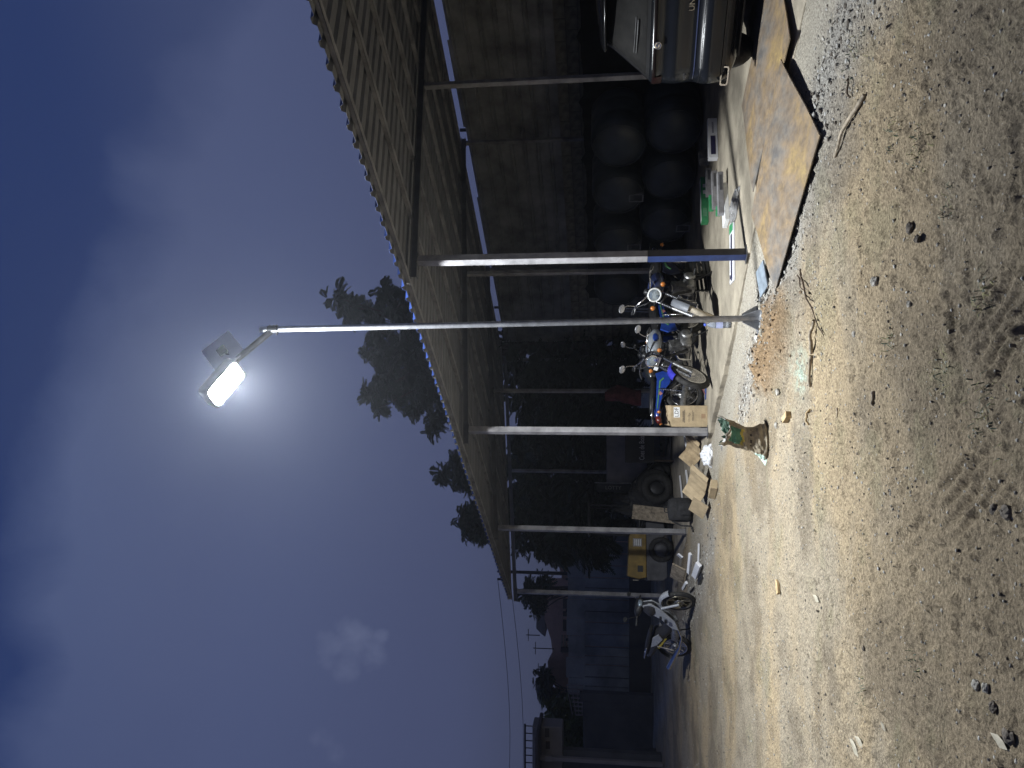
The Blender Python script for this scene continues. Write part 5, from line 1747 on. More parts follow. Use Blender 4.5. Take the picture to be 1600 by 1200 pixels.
stone(1417, 356, 0.028, 'dark clod below the rusty plate, the right one of two', stone_dk, 3)
stone(1436, 373, 0.020, 'crumbly dark clod just left of another clod below the plate', stone_dk, 4)
stone(1370, 440, 0.030, 'speckled stone midway between the tile and the tyre grooves', None, 5)
stone(1419, 475, 0.018, 'small pale stone left of the speckled stone', None, 6)
stone(1333, 522, 0.022, 'flat grey stone below the green powder', None, 7, 0.4)
stone(1575, 800, 0.030, 'dark stone with pale edge nearest the bottom, beside tyre grooves', stone_dk, 8)
stone(1556, 796, 0.022, 'dark clod touching the stone beside the tyre grooves', stone_dk, 9)
stone(1345, 1013, 0.014, 'small dark stone on the pale dirt at left', stone_dk, 10)
stone(1215, 612, 0.035, 'grey lump on the near edge of the brown soil heap', None, 11)
stone(1208, 664, 0.028, 'pale stone below the torn sack', None, 12)
stone(1252, 663, 0.016, 'little grey stone beside the yellow wood block', None, 13)
stone(1190, 478, 0.045, 'broken concrete lump at the foot of the lamp pole', block, 14)
stone(1200, 520, 0.038, 'earthy concrete lump left of the lamp foot', block, 15)
stone(1183, 528, 0.030, 'whitish mortar lump behind the lamp foot', mat('mortar_white', (0.55, 0.54, 0.50), 0.9), 16)
stone(1546, 1105, 0.022, 'dark stone by the black hollow at the lower left', stone_dk, 17)
stone(1570, 1150, 0.03, 'largest dark clod at the lower left edge', stone_dk, 18)
stone(1520, 1070, 0.022, 'round grey pebble right of the black hollow', None, 19)
stone(1535, 1075, 0.020, 'tan pebble beside the round grey pebble', None, 20)
# loose crumbs of soil on the heap
rs = random.Random(9)
mb = MB()
for k in range(220):
    a, b = rs.gauss(0, 0.42), rs.gauss(0, 0.22)
    x = SOIL_C.x + SOIL_AX.x * a - SOIL_AX.y * b; y = SOIL_C.y + SOIL_AX.y * a + SOIL_AX.x * b
    r_ = 0.005 + 0.018 * rs.random() ** 2.6
    c = Vector((x, y, gh(x, y) + r_ * 0.4))
    vs_ = [c + Vector((rs.uniform(.6, 1.3) * r_ * dx, rs.uniform(.6, 1.3) * r_ * dy, rs.uniform(.5, 1.0) * r_ * dz)) for dx, dy, dz in ((1, 0, 0), (0, 1, 0), (-1, 0, 0), (0, -1, 0), (0, 0, 1), (0, 0, -1))]
    mb.add(vs_, [(0, 1, 4), (1, 2, 4), (2, 3, 4), (3, 0, 4), (1, 0, 5), (2, 1, 5), (3, 2, 5), (0, 3, 5)])
o = mb.build('soil_crumbs', mat('brown_soil', (0.22, 0.155, 0.092), 0.95, 0, 0.3, 25))
tag(o, 'brown soil crumbs heaped beside the lamp foot', 'soil', None, 'stuff')

# ------------------------------------------------------------------ clutter at the far front of the shed
def sheet(name, label, cat, px, py, lx, ly, rz, rx=0.0, ry=0.0, z=0.03, m_=card, th=0.006, bend=0.0):
    p = G(px, py)
    n = 8
    mb = MB()
    vs_ = []
    for dz in (0, th):
        for i in range(n + 1):
            for j in range(2):
                x = lx * (i / n - 0.5)
                vs_.append((x, ly * (j - 0.5), dz + bend * math.cos(i / n * math.pi * 2 + 0.5) + bend * 0.4 * math.sin(i * 1.9 + j)))
    k = 2 * (n + 1)
    fs = []
    for i in range(n):
        a = 2 * i
        fs += [(a, a + 1, a + 3, a + 2), (k + a, k + a + 2, k + a + 3, k + a + 1), (a, a + 2, k + a + 2, k + a), (a + 1, k + a + 1, k + a + 3, a + 3)]
    fs += [(0, k, k + 1, 1), (2 * n, 2 * n + 1, k + 2 * n + 1, k + 2 * n)]
    o = mb.add(vs_, fs).build(name, m_)
    o.location = (p.x, p.y, z); o.rotation_euler = (rx, ry, rz)
    return tag(o, label, cat)


sheet('cardboard_sheet', 'creased cardboard sheet on the shed edge, longest of the pieces', 'cardboard', 1102, 757, 0.66, 0.34, -0.75, 0.75, 0.15, 0.13, bend=0.03)
sheet('cardboard_sheet', 'flat rectangular cardboard piece, furthest left of the pieces', 'cardboard', 1104, 794, 0.42, 0.26, -0.95, 0.95, 0.1, 0.12)
sheet('cardboard_sheet', 'crumpled cardboard behind the white plastic bag', 'cardboard', 1094, 703, 0.5, 0.34, -0.5, 0.6, 0.2, 0.13, card_dark, bend=0.05)
p = G(1112, 765)
e = MB().bevbox(-0.16, 0.16, -0.07, 0.07, 0, 0.10, 0.004).build('small_carton', card)
e.location = (p.x, p.y, gh(p.x, p.y)); e.rotation_euler = (0.12, 0, 2.2)
tag(e, 'small closed cardboard box at the edge below the cardboard sheet', 'box')
p = G(1105, 712); p.z = gh(p.x, p.y)
crumple('plastic_bag', 'crumpled white plastic bag beside the cardboard pieces', 'plastic bag', p, 0.17, 0.13, 0.15, white_pl, 22)
p = G(1120, 697); p.z = gh(p.x, p.y) + 0.002
crumple('litter_scrap', 'small scrap of clear plastic on the dirt right of the white bag', 'litter', p, 0.06, 0.035, 0.012, poly, 25, 10)
e = MB().tube([Vector((0, 0, 0)), Vector((0.42, 0.06, 0.02))], 0.022, 10).build('white_tube', white_pl)
p = G(1092, 712); e.location = (p.x, p.y, 0.16); e.rotation_euler = (0, -0.08, 0.5)
tag(e, 'white plastic tube lying across the cardboard by the second post', 'tube')
for (px, py, L, rz, lab) in ((1068, 765, 0.75, 0.9, 'white bar on the floor, right of the black backpack'), (1077, 745, 0.35, 1.0, 'short clear bar lying near the black backpack')):
    p = G(px, py)
    o = MB().bevbox(-L / 2, L / 2, -0.025, 0.025, 0, 0.03, 0.003).build('white_bar', white_pl)
    o.location = (p.x, p.y, 0.03); o.rotation_euler = (0, 0, rz)
    tag(o, lab, 'bar')
# black backpack
p = G(1082, 797)
e = thing('backpack', 'black backpack standing on the floor right of the third post', 'backpack', (p.x, p.y, 0.0), 0.35)
MB().loft([(-0.20, 0, 0.20, 0.09, 0.16), (-0.17, 0, 0.215, 0.13, 0.205), (0.0, 0, 0.225, 0.15, 0.22), (0.17, 0, 0.215, 0.13, 0.205), (0.20, 0, 0.20, 0.09, 0.16)], 20, e=3.2).build('main_bag', canvas_blk, e)
MB().loft([(-0.13, -0.13, 0.14, 0.03, 0.09), (-0.10, -0.15, 0.15, 0.045, 0.115), (0.10, -0.15, 0.15, 0.045, 0.115), (0.13, -0.13, 0.14, 0.03, 0.09)], 16, e=3).build('front_pocket', canvas_blk, e)
MB().tube([Vector((-0.06, 0, 0.43)), Vector((-0.04, -0.01, 0.49)), Vector((0.04, -0.01, 0.49)), Vector((0.06, 0, 0.43))], 0.01, 8).build('handle', canvas_blk, e)
MB().tube([Vector((-0.19, 0.05, 0.36)), Vector((-0.28, 0.0, 0.2)), Vector((-0.30, -0.08, 0.03)), Vector((-0.40, -0.1, 0.012))], 0.014, 8).build('strap', canvas_blk, e)
# heap of white profiles and a panel by the silver motorcycle
for (px, py, lx, ly, th, rz, rx, z, m_, lab) in (
        (1076, 895, 0.62, 0.26, 0.03, -0.95, 1.1, 0.18, wood_old, 'brown framed board in the heap beside the silver motorcycle'),
        (1093, 890, 0.72, 0.10, 0.05, -1.05, 0.7, 0.06, white_pl, 'wide white profile nearest the gravel in the heap'),
        (1089, 880, 0.50, 0.06, 0.04, -0.65, 0.5, 0.13, white_pl, 'white profile crossing the top of the heap'),
        (1084, 915, 0.66, 0.05, 0.04, -1.15, 0.4, 0.15, white_pl, 'narrow white profile pointing at the motorcycle wheel'),
        (1081, 868, 0.30, 0.10, 0.03, -1.3, 0.9, 0.20, white_pl, 'short white plate propped at the right of the heap'),
        (1092, 868, 0.42, 0.05, 0.03, 2.9, 0.1, 0.02, white_pl, 'short white profile sticking out right of the heap'),
        (1094, 905, 0.55, 0.09, 0.05, 2.0, 0.0, 0.0, dark_metal, 'dark metal channel under the white profiles')):
    p = G(px, py)
    o = MB().bevbox(-lx / 2, lx / 2, -ly / 2, ly / 2, 0, th, 0.003).build('profile_bar' if m_ is not wood_old else 'framed_board', m_)
    o.location = (p.x, p.y, gh(p.x, p.y) + z); o.rotation_euler = (rx, 0, rz)
    tag(o, lab, 'board' if m_ is wood_old else 'profile')

# ------------------------------------------------------------------ compact loader at the end of the shed
p = G(1054, 868)
e = thing('wheel_loader', 'small yellow and grey wheel loader at the far end of the shed', 'loader', (p.x, p.y + 0.5, 0.0), R(14))
# x runs along the machine to the right, y away from us
hood = MB().prism([(-0.62, 0.62), (-0.66, 0.80), (-0.60, 1.05), (0.30, 1.0), (0.42, 0.90), (0.40, 0.62)], -0.42, 0.42, Rx(math.pi / 2)).build('hood', yellow_pnt, e, 0.02)
MB().prism([(-0.60, 0.16), (-0.68, 0.25), (-0.69, 0.60), (-0.62, 0.618), (0.62, 0.618), (0.80, 0.40), (0.80, 0.22), (0.30, 0.20), (0.22, 0.46), (-0.05, 0.50), (-0.24, 0.34), (-0.26, 0.16)], -0.40, 0.40, Rx(math.pi / 2)).build('chassis', grey_pnt, e, 0.015)
MB().box(-0.672, -0.655, -0.30, -0.08, 0.62, 0.78).build('grille', black_pl, e)
MB().box(-0.690, -0.676, -0.34, -0.14, 0.80, 0.92).build('tail_lamp', mat('pale_lamp', (0.55, 0.50, 0.38), 0.3), hood)
MB().box(-0.50, -0.36, -0.424, -0.421, 0.70, 0.82).build('rear_vent', black_pl, hood)
pn_ = MB().box(0.06, 0.24, -0.424, -0.421, 0.72, 0.92).build('notice', mat('notice_grey', (0.30, 0.30, 0.30), 0.6), hood)
for k in range(4):
    MB().box(0.08, 0.22, -0.427, -0.4245, 0.745 + k * 0.04, 0.765 + k * 0.04).build('notice_line', white_pap, pn_)
for (x, r_, mt) in ((0.0, 0.29, rubber), (1.42, 0.42, rubber)):
    for sg in (1, -1):
        M = T(x, 0.36 * sg, r_) @ Rx(math.pi / 2)
        w = MB().lathe([(0.0, 0.08), (0.10, 0.085), (r_ * 0.55, 0.05), (r_ * 0.55, -0.05), (0.0, -0.08)], M, 20).build('wheel', grey_pnt, e)
        MB().torus(r_ * 0.76, r_ * 0.25, M, 30, 10, 0, 1.15).build('tyre', mt, w)
for (x, y) in ((0.32, -0.36), (0.32, 0.36), (0.95, -0.36), (0.95, 0.36)):
    MB().tube([Vector((x, y, 0.6)), Vector((x + 0.04, y, 1.9))], 0.022, 8).build('roll_bar', dark_metal, e)
MB().bevbox(0.28, 1.05, -0.42, 0.42, 1.9, 1.95, 0.01).build('canopy', dark_metal, e)
MB().loft([(0.45, 0, 0.75, 0.2, 0.04), (0.55, 0, 0.76, 0.24, 0.06), (0.80, 0, 0.75, 0.24, 0.05)], 12).build('seat', vinyl, e)
for sg in (1, -1):
    MB().tube([Vector((0.95, 0.30 * sg, 0.95)), Vector((1.5, 0.30 * sg, 0.90)), Vector((2.05, 0.30 * sg, 0.35))], 0.05, 8).build('lift_arm', dark_metal, e)
MB().prism([(2.0, 0.05), (2.0, 0.55), (2.15, 0.58), (2.10, 0.15), (2.55, 0.06), (2.55, 0.03)], -0.55, 0.55, Rx(math.pi / 2)).build('bucket', grey_pnt, e)

# trailer box behind, with lettered board leaning on it
p = AT(1040, 715, 18.6)
e = thing('box_trailer', 'pale grey and blue box trailer in the dark behind the fourth bay', 'trailer', (p.x, p.y, 0), R(8))
MB().bevbox(-0.72, 0.72, 0, 1.2, 0.55, 1.52, 0.02).build('upper_panel', pale_body, e)
MB().bevbox(-0.74, 0.74, -0.01, 1.21, 0.24, 0.54, 0.02).build('lower_panel', blue_body, e)
MB().box(-0.745, 0.745, -0.02, -0.011, 0.53, 0.56).build('trim', dark_metal, e)
for sg in (1, -1):
    w = MB().lathe([(0.0, 0.06), (0.12, 0.06), (0.15, 0.04), (0.15, -0.04), (0.0, -0.06)], T(-0.35, 0.6 + 0.66 * sg, 0.30) @ Rx(math.pi / 2), 18).build('wheel', grey_pnt, e)
    MB().torus(0.22, 0.08, T(-0.35, 0.6 + 0.66 * sg, 0.30) @ Rx(math.pi / 2), 28, 8).build('tyre', rubber, w)
p = AT(1000, 700, 17.6)
e = thing('signboard', 'black board lettered in white leaning in the dark', 'sign', (p.x, p.y, 0), R(6))
MB().bevbox(-0.33, 0.33, -0.015, 0.015, 0.45, 1.10, 0.004).build('board', mat('black_board', (0.012, 0.013, 0.016), 0.6), e)
for x in (-0.28, 0.28):
    MB().bevbox(x - 0.02, x + 0.02, 0.016, 0.05, 0.0, 1.0, 0.003).build('leg', wood_dark, e)
lt = mat('white_lettering', (0.62, 0.62, 0.64), 0.6, 0, 0.1, 10)
text_part('Cnes de Bois', 0.125, T(0, -0.018, 0.72) @ Rx(math.pi / 2) @ Matrix.Diagonal((0.82, 1.35, 1, 1)), lt, e)
p = AT(1030, 763, 17.9)
e = thing('spare_tyre', 'large black tyre standing in the dark left of the far middle post', 'tyre', (p.x, p.y, 0.37), R(20))
MB().torus(0.27, 0.10, Rx(math.pi / 2), 32, 10, 0, 1.1).build('tyre', rubber, e)
MB().lathe([(0.0, 0.05), (0.12, 0.05), (0.175, 0.03), (0.175, -0.03), (0.0, -0.05)], Rx(math.pi / 2), 20).build('rim', dark_metal, e)
p = AT(1000, 763, 18.3)
e = thing('banner', 'dark upright banner with pale lettering running down it', 'banner', (p.x, p.y, 0), R(5))
MB().bevbox(-0.10, 0.10, -0.006, 0.006, 0.62, 1.75, 0.002).build('cloth', mat('banner_cloth', (0.03, 0.035, 0.04), 0.8), e)
MB().tube([Vector((0.115, 0.01, 0.0)), Vector((0.115, 0.01, 1.8))], 0.012, 8).build('pole', galv, e)
text_part('LOTTY', 0.12, T(0, -0.009, 1.36) @ Rx(math.pi / 2) @ Rz(-math.pi / 2), mat('dim_lettering', (0.32, 0.32, 0.30), 0.7), e)
# bundle of rags and a board against the loader
p = AT(1000, 790, 18.2)
o = crumple('rag_heap', 'heap of dark crumpled sacking beside the yellow loader', 'sacking', Vector((p.x, p.y, 0.0)), 0.62, 0.4, 1.15, canvas_blk, 33, 18, 0.55)
p = AT(1000, 806, 17.3)
o = MB().bevbox(-0.16, 0.16, -0.01, 0.01, 0.0, 0.95, 0.003).build('plywood_board', wood_old)
o.location = (p.x, p.y, 0.0); o.rotation_euler = (-0.12, 0.1, 0.2)
tag(o, 'brown plywood board leaning next to the rag heap', 'board')
# maroon cloth hanging from a mid post
p = W(2 * SP, TM - 0.12, 0)
mb = MB(); vs_ = []
for i in range(15):
    z = 1.55 - 0.055 * i
    for k in range(14):
        a = 2 * math.pi * k / 14
        q = (0.07 + 0.07 * math.sin(min(1, i / 9) * 2.2)) * (1 + 0.28 * math.sin(3 * a + i * 0.35))
        vs_.append((q * 1.25 * math.cos(a) + 0.03 * math.sin(i * 0.4), q * 0.7 * math.sin(a), z))
mb.add(vs_, [(i * 14 + k, i * 14 + (k + 1) % 14, (i + 1) * 14 + (k + 1) % 14, (i + 1) * 14 + k) for i in range(14) for k in range(14)], 0, True)
mb.add(vs_[:14], [tuple(range(14))]); mb.add(vs_[-14:], [tuple(reversed(range(14)))])
o = mb.build('hanging_cloth', cloth_mar)
o.location = p; o.rotation_euler = (0, 0, 0.3)
tag(o, 'maroon cloth hanging on a middle post behind the motorcycles', 'cloth')
# rods standing behind the motorcycles
for k, lab in enumerate(('rightmost thin steel rod standing behind the motorcycles', 'middle thin steel rod standing behind the motorcycles', 'leftmost thin steel rod standing behind the motorcycles')):
    p = W(4.2 + 0.16 * k, 2.6 + 0.05 * (k % 2), 0)
    o = MB().tube([Vector((0, 0, 0)), Vector((0.05 + 0.02 * k, 0.1, 1.18 + 0.07 * (k % 3)))], 0.011, 6).build('steel_rod', galv)
    o.location = p
    tag(o, lab, 'rod', 'rods standing behind the motorcycles')

# ================================================================== TREES
def leaf_cloud(centres, rs, fronds=13, leaflets=8, fl=0.38, ll=0.14, lw=0.05):
    """feathery compound leaves round each centre: real leaflets, one mesh"""
    V, Fc = [], []
    nb = 0
    for (c, size) in centres:
        c = np.array(c)
        for f in range(fronds):
            d = rs.normal(size=3); d[2] = d[2] * 0.6 + 0.15
            d /= np.linalg.norm(d)
            L = fl * size * rs.uniform(0.7, 1.2)
            side = np.cross(d, [0, 0, 1]); side /= (np.linalg.norm(side) + 1e-6)
            nrm = np.cross(side, d)
            side = side * math.cos(rs.uniform(-0.6, 0.6)) + nrm * rs.uniform(-0.5, 0.5)
            side /= np.linalg.norm(side)
            st_ = c + d * size * 0.05 + rs.normal(size=3) * 0.10 * size
            for k in range(leaflets):
                u = (k + 0.7) / leaflets
                base = st_ + d * L * u + np.array([0, 0, -0.30 * L * u * u])
                ln = ll * size * (0.55 + 0.9 * math.sin(math.pi * min(1, u * 0.9 + 0.1))) * rs.uniform(0.8, 1.2)
                for sg in (1, -1):
                    tip = base + (side * sg * 0.92 + d * 0.45) * ln + np.array([0, 0, -0.22 * ln])
                    w = d * lw * size
                    mid = (base + tip) / 2 + np.array([0, 0, 0.02 * size])
                    V += [base, mid - w, tip, mid + w]
                    Fc.append((nb, nb + 1, nb + 2, nb + 3)); nb += 4
    return V, Fc


def tree(label, base, trunk_h, r0, clusters, leaf_m, seed, group=None, fronds=13, leaflets=8, fl=0.38, ll=0.14, lw=0.05, limbs=14, cat='tree', name='tree'):
    rs = np.random.RandomState(seed)
    e = thing(name, label, cat, base, 0, group)
    b = Vector(base)
    top = Vector((0.15 * rs.randn(), 0.15 * rs.randn(), trunk_h))
    MB().tube([Vector((0, 0, -0.1)), Vector((0.03, 0.02, trunk_h * 0.3)), top * 0.65 + Vector((0.05, 0, 0)), top], [r0 * 1.25, r0, r0 * 0.8, r0 * 0.6], 10).build('trunk', bark, e)
    loc = [(Vector(c) - b, s) for c, s in clusters]
    pick = rs.permutation(len(loc))[:limbs]
    for i in pick:
        c, s = loc[i]
        k = rs.uniform(0.55, 1.0)
        a = top * k
        m1 = a.lerp(c, 0.5) + Vector((0, 0, 0.12 * (c - a).length))
        MB().tube([a, m1, c], [r0 * 0.38, r0 * 0.2, 0.012], 6).build('limb', bark, e)
    tw = MB()
    for c, s in loc:
        near = min((d for d, _ in loc if d is not c and d.z < c.z + 0.2), key=lambda d: (d - c).length + 0.25 * (d - top).length, default=top)
        if (near - top).length > (c - top).length:
            near = top
        tw.tube([near, near.lerp(c, 0.5) + Vector((0, 0, 0.05)), c], [0.022, 0.014, 0.006], 4)
    tag(tw.build('twigs', bark, e), None, None, None, 'stuff')
    V, Fc = leaf_cloud([((c.x, c.y, c.z), s) for c, s in loc], rs, fronds, leaflets, fl, ll, lw)
    me = bpy.data.meshes.new('crown')
    me.from_pydata([tuple(v) for v in V], [], Fc)
    me.materials.append(leaf_m)
    o = bpy.data.objects.new('crown', me); C.objects.link(o); o.parent = e
    return e


def spots(lst, Y, dy, per, spread, rs):
    """foliage clumps seen at picture places, spread through real depth"""
    out = []
    for (px, py, size) in lst:
        for k in range(per):
            yy = Y + rs.uniform(-dy, dy)
            p = AT(px + rs.uniform(-spread, spread), py + rs.uniform(-spread, spread), yy)
            out.append((tuple(p), size * rs.uniform(0.8, 1.15)))
    return out


rs = np.random.RandomState(3)
# tall tree beyond the end of the shed, showing above the roof
LA = [(524, 470, 0.95), (548, 482, 0.95), (536, 476, 0.8), (546, 498, 0.95), (575, 488, 0.8), (600, 455, 0.85), (604, 470, 0.8), (590, 495, 0.9), (625, 470, 1.0), (622, 492, 1.0), (598, 520, 1.0), (580, 530, .7),
      (582, 553, 0.85), (595, 556, 0.8), (575, 612, 0.9), (585, 625, 0.8), (595, 600, 0.95), (592, 638, 0.75), (610, 560, 1.0), (625, 545, 1.1), (640, 530, 1.1), (635, 575, 1.1), (620, 590, 1.0), (650, 560, 1.2), (655, 600, 1.1), (640, 605, 1.1),
      (610, 610, 0.9), (625, 620, 0.9), (605, 583, 0.9), (650, 640, 0.8), (658, 632, 0.8), (670, 620, 1.0), (680, 655, 0.8), (676, 668, 0.7), (690, 640, 0.8), (640, 510, 1.0), (655, 520, 1.1), (665, 580, 1.1), (648, 648, .6),
      (700, 600, 1.1), (720, 560, 1.1), (740, 590, 1.1), (760, 540, 1.1), (700, 520, 1.1)]
tree('tall dark feathery tree rising above the shed roof behind the lamp pole', (0.9, 22.6, 0), 5.2, 0.20, spots(LA, 22.0, 1.5, 3, 7, rs), leaf_a, 11, limbs=26)
LB = [(695, 738, 0.8), (692, 748, 0.6), (712, 712, 0.7), (708, 722, 0.6), (720, 735, 0.9), (715, 757, 0.7), (728, 745, 0.9), (735, 760, 0.7), (742, 725, 1.0), (735, 700, 0.7), (755, 760, 1.0), (770, 730, 1.1), (765, 790, 1.0)]
tree('feathery tree whose small crown shows over the middle of the roof edge', (-2.8, 24.5, 0), 4.4, 0.14, spots(LB, 24.3, 1.1, 3, 4, rs), leaf_b, 12, limbs=12)
LC = [(725, 802, 0.8), (728, 818, 0.8), (728, 833, 0.7), (740, 800, 0.9), (742, 820, 0.9), (744, 835, 0.7), (752, 838, 0.7), (752, 805, 1.0), (762, 822, 1.0), (745, 790, 0.8), (775, 815, 1.0), (790, 800, 1.0)]
tree('feathery tree showing over the far end of the roof edge', (-4.6, 24.8, 0), 4.2, 0.13, spots(LC, 24.6, 1.0, 3, 4, rs), leaf_b, 13, limbs=12)
# dark thicket behind the open end of the shed, with sky gaps at its left
LD = [(rs.uniform(800, 985), rs.uniform(528, 800), 1.3) for k in range(180)]
tree('broad dark tree filling the back of the shed beyond the block wall', (-0.9, 23.2, 0), 3.0, 0.16, spots(LD, 22.8, 1.3, 2, 10, rs), leaf_a, 14, fronds=8, leaflets=8, lw=0.06, limbs=16)
LE = [(815, 812, 1.0), (820, 828, 0.9), (832, 842, 0.8), (842, 853, 0.8), (850, 862, 0.7), (856, 870, 0.7), (850, 842, 1.0), (862, 852, 0.9), (865, 835, 1.1), (872, 862, 0.8), (880, 868, .8), (885, 850, 1.1), (880, 825, 1.2), (840, 815, 1.2), (860, 810, 1.2), (900, 820, 1.2), (905, 845, 1.2),
      (815, 795, 1.1), (835, 795, 1.2), (860, 790, 1.2), (890, 795, 1.2), (915, 805, 1.2), (925, 830, 1.2), (808, 848, 0.6), (812, 860, 0.5), (930, 860, 1.1), (915, 872, .9), (940, 840, 1.1)]
tree('drooping feathery tree seen through the last bay against the sky', (-4.0, 22.0, 0), 3.4, 0.13, spots(LE, 21.6, 0.8, 3, 7, rs), leaf_a, 15, limbs=14)
LF = [(rs.uniform(560, 690), rs.uniform(300, 300), 1.0) for k in range(0)]

# small far trees
LG = [(824, 925, .9), (830, 935, .9), (828, 915, .9), (836, 945, .8), (840, 925, .9), (846, 935, .9), (835, 953, .6), (846, 955, .5), (850, 918, .9), (842, 912, .9)]
tree('round far tree behind the last post of the shed', (-8.2, 31.0, 0), 3.4, 0.13, spots(LG, 31, 0.9, 4, 4, rs), leaf_a, 16, fronds=8, leaflets=6, lw=0.07, limbs=8)
LH = [(847, 1058, .9), (850, 1075, 1.0), (848, 1088, 1.0), (855, 1068, .9), (858, 1088, 1.0), (866, 1094, .9), (852, 1050, .7), (874, 1098, .9), (846, 1066, .8)]
tree('dark far tree above the breeze-block screen', (-13.6, 34.0, 0), 3.0, 0.14, spots(LH, 33.5, 0.9, 4, 4, rs), leaf_a, 17, fronds=8, leaflets=6, lw=0.07, limbs=8)
LI = [(860, 1106, 1.1), (868, 1112, 1.1), (880, 1108, 1.2), (876, 1128, 0.9), (890, 1125, 1.2), (886, 1140, 1.2), (882, 1155, 1.2), (895, 1150, 1.2), (884, 1170, 1.2), (898, 1168, 1.2), (905, 1135, 1.2), (900, 1110, 1.2), (908, 1160, 1.2)]
tree('low leafy tree over the dark wall with a lamp glinting through', (-12.9, 28.4, 0), 2.0, 0.10, spots(LI, 28.2, 0.6, 4, 4, rs), leaf_c, 18, fronds=8, leaflets=6, lw=0.07, limbs=8)

# ================================================================== FAR FENCE AND WALLS
FY = 28.0


def fx(py, Y=FY):
    return (600 - py) / F * Y


e = thing('sheet_fence', 'tall grey metal sheet fence across the far end of the yard', 'fence', (0, FY, 0))
x = fx(1083)
rr = random.Random(4)
while x < fx(690):
    w = rr.uniform(0.30, 0.46)
    MB().bevbox(x, x + w - 0.035, rr.uniform(-0.05, 0.0), 0.03, 0.72, 2.34 + rr.uniform(-0.02, 0.01), 0.004).build('lower_sheet', far_fence, e)
    x += w
x = fx(1083)
while x < fx(690):
    w = rr.uniform(0.55, 0.85)
    MB().bevbox(x, x + w - 0.010, rr.uniform(-0.05, -0.035), -0.03, 2.30, 2.95 + rr.uniform(-0.05, 0.04), 0.004).build('upper_sheet', far_fence, e)
    x += w
for px_ in (1080, 1045, 1000, 955, 905, 850, 790, 730):
    MB().box(fx(px_) - 0.04, fx(px_) + 0.04, 0.04, 0.12, 0, 3.0).build('fence_post', dark_metal, e)
MB().bevbox(fx(1083), fx(690), -0.10, 0.14, -0.15, 0.72, 0.02).build('plinth', far_dark, e)

e = thing('dark_wall', 'dark plastered wall at the far left of the yard', 'wall', (0, 26.0, 0))
MB().bevbox(fx(1260, 26), fx(1085, 26), 0, 0.2, -0.15, 2.30, 0.02).build('wall_face', far_dark, e)
MB().bevbox(fx(1094, 26), fx(1080, 26), -0.06, 0.26, -0.15, 2.42, 0.02).build('pier', far_dark, e)
# breeze-block screen on the wall
e = thing('block_screen', 'pale breeze-block screen standing on the dark wall', 'screen', (0, 26.1, 0))
x0, x1 = fx(1118, 26), fx(1072, 26)
for k in range(8):
    x = x0 + (x1 - x0) * k / 7
    h = 2.86 - 0.30 * (1 - k / 7)
    MB().box(x - 0.014, x + 0.014, 0.0, 0.08, 2.32, h).build('upright', plast_pale, e)
for q in range(4):
    za = 2.33 + 0.20 * q * 0.55; zb = 2.33 + 0.20 * q * 0.88
    mb = MB()
    vs_ = [(x0, 0.005, za), (x1, 0.005, zb), (x1, 0.005, zb + 0.025), (x0, 0.005, za + 0.025), (x0, 0.075, za), (x1, 0.075, zb), (x1, 0.075, zb + 0.025), (x0, 0.075, za + 0.025)]
    mb.add(vs_, [(0, 1, 2, 3), (7, 6, 5, 4), (0, 4, 5, 1), (3, 2, 6, 7), (0, 3, 7, 4), (1, 5, 6, 2)])
    mb.build('rail', plast_pale, e)

# emissive pane added to imitate the lamp glow behind the low tree
e = thing('far_house', 'far low house behind the low tree, with an added warm glow pane', 'house', (0, 31.5, 0))
MB().bevbox(fx(1185, 31.5), fx(1098, 31.5), 0, 4, -0.1, 3.05, 0.02).build('wall', far_dark, e)
MB().box(fx(1133, 31.5), fx(1121, 31.5), -0.02, -0.002, 2.35, 2.95).build('added_glow_pane', mat('added_glow_pane', (0.8, 0.65, 0.4), 0.5, emit=(1.0, 0.82, 0.5), estr=0.9), e)
MB().bevbox(fx(1190, 31.5), fx(1094, 31.5), -0.2, 4.2, 3.06, 3.16, 0.02).build('roof', far_roof, e)

# brown house with stepped roof behind the fence
BY = 35.0
e = thing('brown_house', 'old brown plastered house with stepped gable behind the sheet fence', 'house', (0, BY, 0))
MB().prism([(fx(1085, BY), 0), (fx(905, BY), 0), (fx(905, BY), 4.05), (fx(930, BY), 4.35), (fx(968, BY), 4.35), (fx(1000, BY), 4.05), (fx(1020, BY), 3.98), (fx(1035, BY), 4.2), (fx(1060, BY), 4.15), (fx(1085, BY), 3.6)], -0.2, 0.0, T(0, 0, 0) @ Rx(math.pi / 2)).build('wall', far_wall, e)
MB().bevbox(fx(1085, BY), fx(905, BY), 0.21, 2.5, 0, 3.6, 0.03).build('house_body', far_wall, e)
rp_ = MB().prism([(fx(1003, BY), 4.36), (fx(945, BY), 4.36), (fx(945, BY), 4.75), (fx(990, BY), 4.78), (fx(998, BY), 4.55)], -2.5, -0.6, Rx(math.pi / 2)).build('upper_storey', plast_pale, e)
for (a, b) in ((947, 955), (958, 968)):
    MB().box(fx(b, BY), fx(a, BY), 0.55, 0.59, 4.42, 4.66).build('opening', far_roof, e)
for (a, b, z0, z1) in ((918, 925, 3.2, 3.6), (935, 950, 3.25, 3.5), (955, 962, 3.25, 3.5), (968, 985, 3.0, 3.5), (1010, 1018, 3.2, 3.6)):
    MB().box(fx(b, BY), fx(a, BY), -0.06, -0.003, z0, z1).build('opening', far_roof, e)
for k in range(4):
    MB().box(fx(1020, BY), fx(992, BY), -0.05, -0.003, 3.12 + k * 0.13, 3.18 + k * 0.13).build('louvre', wood_old, e)
